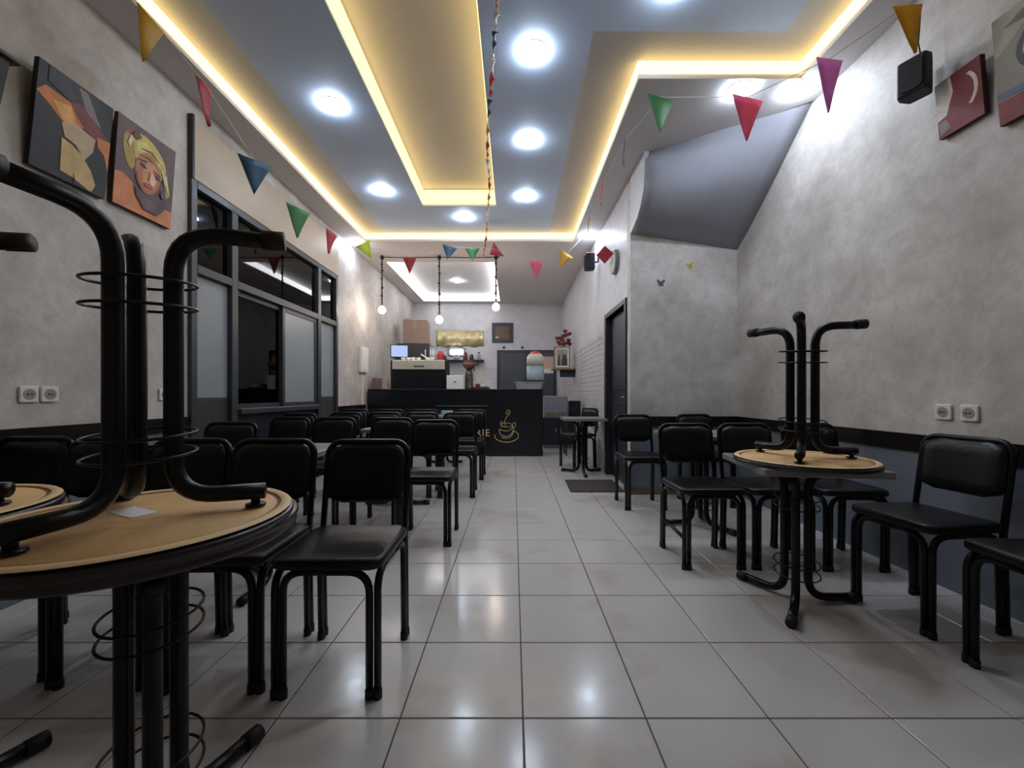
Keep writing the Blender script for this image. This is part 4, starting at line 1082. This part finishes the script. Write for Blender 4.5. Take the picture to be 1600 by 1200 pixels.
b = MB(); b.prism([(.07, .06), (.12, .06), (.115, .22), (.10, .30), (.08, .22)], .007, .009, 0, Matrix(((1, 0, 0, 0), (0, 0, 1, 0), (0, 1, 0, 0), (0, 0, 0, 1))))
b.prism([(.14, .06), (.26, .06), (.255, .18), (.23, .27), (.19, .29), (.16, .22)], .007, .009, 0, Matrix(((1, 0, 0, 0), (0, 0, 1, 0), (0, 1, 0, 0), (0, 0, 0, 1))))
b.obj('figures', mat('photo_dark', (60, 50, 52), 0.5), t)
t = thing('flower_vase', 'dark red flowers in a vase behind the framed photo', 'flowers', (1.00, 8.07, 1.552))
MB().lathe([(0.05, 0), (0.06, 0.05), (0.045, 0.3), (0.03, 0.40), (0.04, 0.44)], n=16).obj('vase', mat('vase_plum', (70, 46, 54), 0.4), t)
mat('petal_red', (120, 36, 48), 0.6, var=0.2); mat('stem_green', (60, 70, 50), 0.7)
for k, (x, y, z) in enumerate(((-.10, 0, .52), (-.02, -.03, .56), (.06, 0, .66), (.11, .02, .56), (.04, .03, .74), (-.06, .03, .60), (.12, -.02, .68), (-.12, .02, .60), (.0, .0, .64), (-.08, -.03, .48), (.08, -.04, .50), (.0, -.05, .48), (.13, .0, .48))):
    s = MB().tube([(0, 0, .42), (x*.5, y*.5, (.42+z)/2+.02), (x, y, z)], .004, 5).obj('stem', M['stem_green'], t)
    b = MB()
    for q_ in range(6):
        a = q_*PI/3+k; c, sn = math.cos(a), math.sin(a)
        b.add([(x, y, z-.01), (x+.03*c-.02*sn, y+.03*sn+.02*c, z+.02), (x+.08*c, y+.08*sn, z+.06), (x+.03*c+.02*sn, y+.03*sn-.02*c, z+.02)], [(0, 1, 2, 3)])
    b.lathe([(0.0, -.02), (.034, 0), (.042, .025), (.024, .05), (0, .055)], (x, y, z), 8)
    b.obj('bloom', M['petal_red'], s)

# low cabinet right of the counter with grey case, black bag
t = thing('low_cabinet', 'low dark cabinet beyond the right end of the counter', 'cabinet', (0.87, 8.05, 0))
MB().box(-0.30, 0.30, -0.22, 0.24, 0.08, 0.58).obj('body', M['black_matt'], t, 0.006, 1)
MB().box(-0.27, 0.27, -0.19, 0.21, 0.0, 0.08).obj('plinth', mat('plinth_grey', (110, 116, 124), 0.5), t)
for x in (-.148, .148):
    dd = MB().box(x-.14, x+.14, -0.235, -0.22, 0.10, 0.56).obj('door', M['dark_door'], t, 0.003, 1)
    MB().tube([(x*.3, -.25, .30), (x*.3, -.25, .40)], .006, 6).obj('handle', M['steel'], dd)
t = thing('grey_case', 'grey white plastic case on the low cabinet right of the counter', 'case', (0.83, 8.02, 0.58))
MB().box(-0.23, 0.23, -0.15, 0.15, 0.0, 0.44).obj('shell', mat('case_grey', (136, 138, 146), 0.4), t, 0.02, 3)
MB().box(-0.21, 0.21, -0.156, -0.148, 0.03, 0.12).obj('printed_band', mat('band_olive', (120, 116, 92), 0.5, var=0.5, scale=40), t)
t = thing('black_subwoofer', 'black loudspeaker box on a dark stool in front of the brick wall', 'speaker', (1.06, 7.05, 0.66))
MB().box(-0.10, 0.10, -0.10, 0.10, 0, 0.28).obj('cabinet', M['black_gloss'], t, 0.008, 2)
MB().prism(circ(0.07, 24), 0.10, 0.106, 0, Matrix(((1, 0, 0, 0), (0, 0, -1, 0), (0, 1, 0, .14), (0, 0, 0, 1)))).obj('cone', M['rubber'], t)
t = thing('dark_stool', 'dark stool under the black loudspeaker by the brick wall', 'stool', (1.04, 7.05, 0))
MB().prism(rrect(0.30, 0.30, 0.04, 4), 0.62, 0.66).obj('seat', M['black_vinyl'], t, 0.006, 2)
for x in (-.12, .12):
    for y in (-.12, .12): MB().tube([(x*1.1, y*1.1, 0), (x, y, .63)], .013, 8).obj('leg', M['black_tube'], t)

# ------------------------------------------------------------------ pendant bulbs over the bar
E_BULB = emis('bulb_glow', (1.0, 0.82, 0.66), BULB_STRENGTH)
mat('rope', (44, 40, 42), 0.8)
mat('brass', (120, 96, 60), 0.35, metal=0.8)
t = thing('ceiling_cable', 'thin dark cable along the ceiling feeding the pendant bulbs', 'cable', (0, 6.72, ZC-0.012))
MB().tube([(-2.2, 0, 0), (-1.7, 0, -.006), (-1.22, 0, 0), (-.7, 0, -.006), (-.25, 0, 0)], .007, 6).obj('cable', M['rope'], t)
MB().tube([(-2.2, 0, 0), (-2.2, 0, .012)], .02, 10).tube([(-.25, 0, 0), (-.25, 0, .012)], .02, 10).obj('clip', M['rope'], t)
for x, zb, lab in ((-2.165, 2.44, 'left lit pendant bulb on knotted dark rope over the bar'), (-1.22, 2.28, 'lowest lit pendant bulb, the middle one over the bar'), (-0.285, 2.49, 'right lit pendant bulb on knotted dark rope over the bar')):
    t = thing('pendant_lamp', lab, 'pendant lamp', (x, 6.66, zb), 0, 'pendant bulbs over the bar')
    top = ZC-zb-0.02
    b = MB(); n = 60
    for ph in (0, PI):
        b.tube([(0.007*math.cos(k*.9+ph), 0.007*math.sin(k*.9+ph), 0.13+(top-0.13)*k/n) for k in range(n+1)], 0.0075, 5)
    for k in range(1, 6):
        z = 0.13+(top-0.13)*(k/6+0.03*math.sin(k*5)); b.lathe([(0.006, -.02), (.022, -.008), (.022, .008), (.006, .02)], (0.004*(-1)**k, 0, z), 8)
    b.obj('rope', M['rope'], t)
    MB().lathe([(0.008, 0.02), (0.03, 0.0), (0.032, -0.03), (0.025, -0.04)], (0, 0, top), 14).obj('ceiling_cup', M['rope'], t)
    MB().lathe([(0.018, 0.065), (0.022, 0.075), (0.022, 0.12), (0.012, 0.135)], n=14).obj('socket', M['brass'], t)
    MB().lathe([(0.0, -0.062), (0.03, -0.055), (0.053, -0.03), (0.06, 0.0), (0.053, 0.03), (0.034, 0.052), (0.018, 0.065)], n=20).obj('bulb', E_BULB, t)
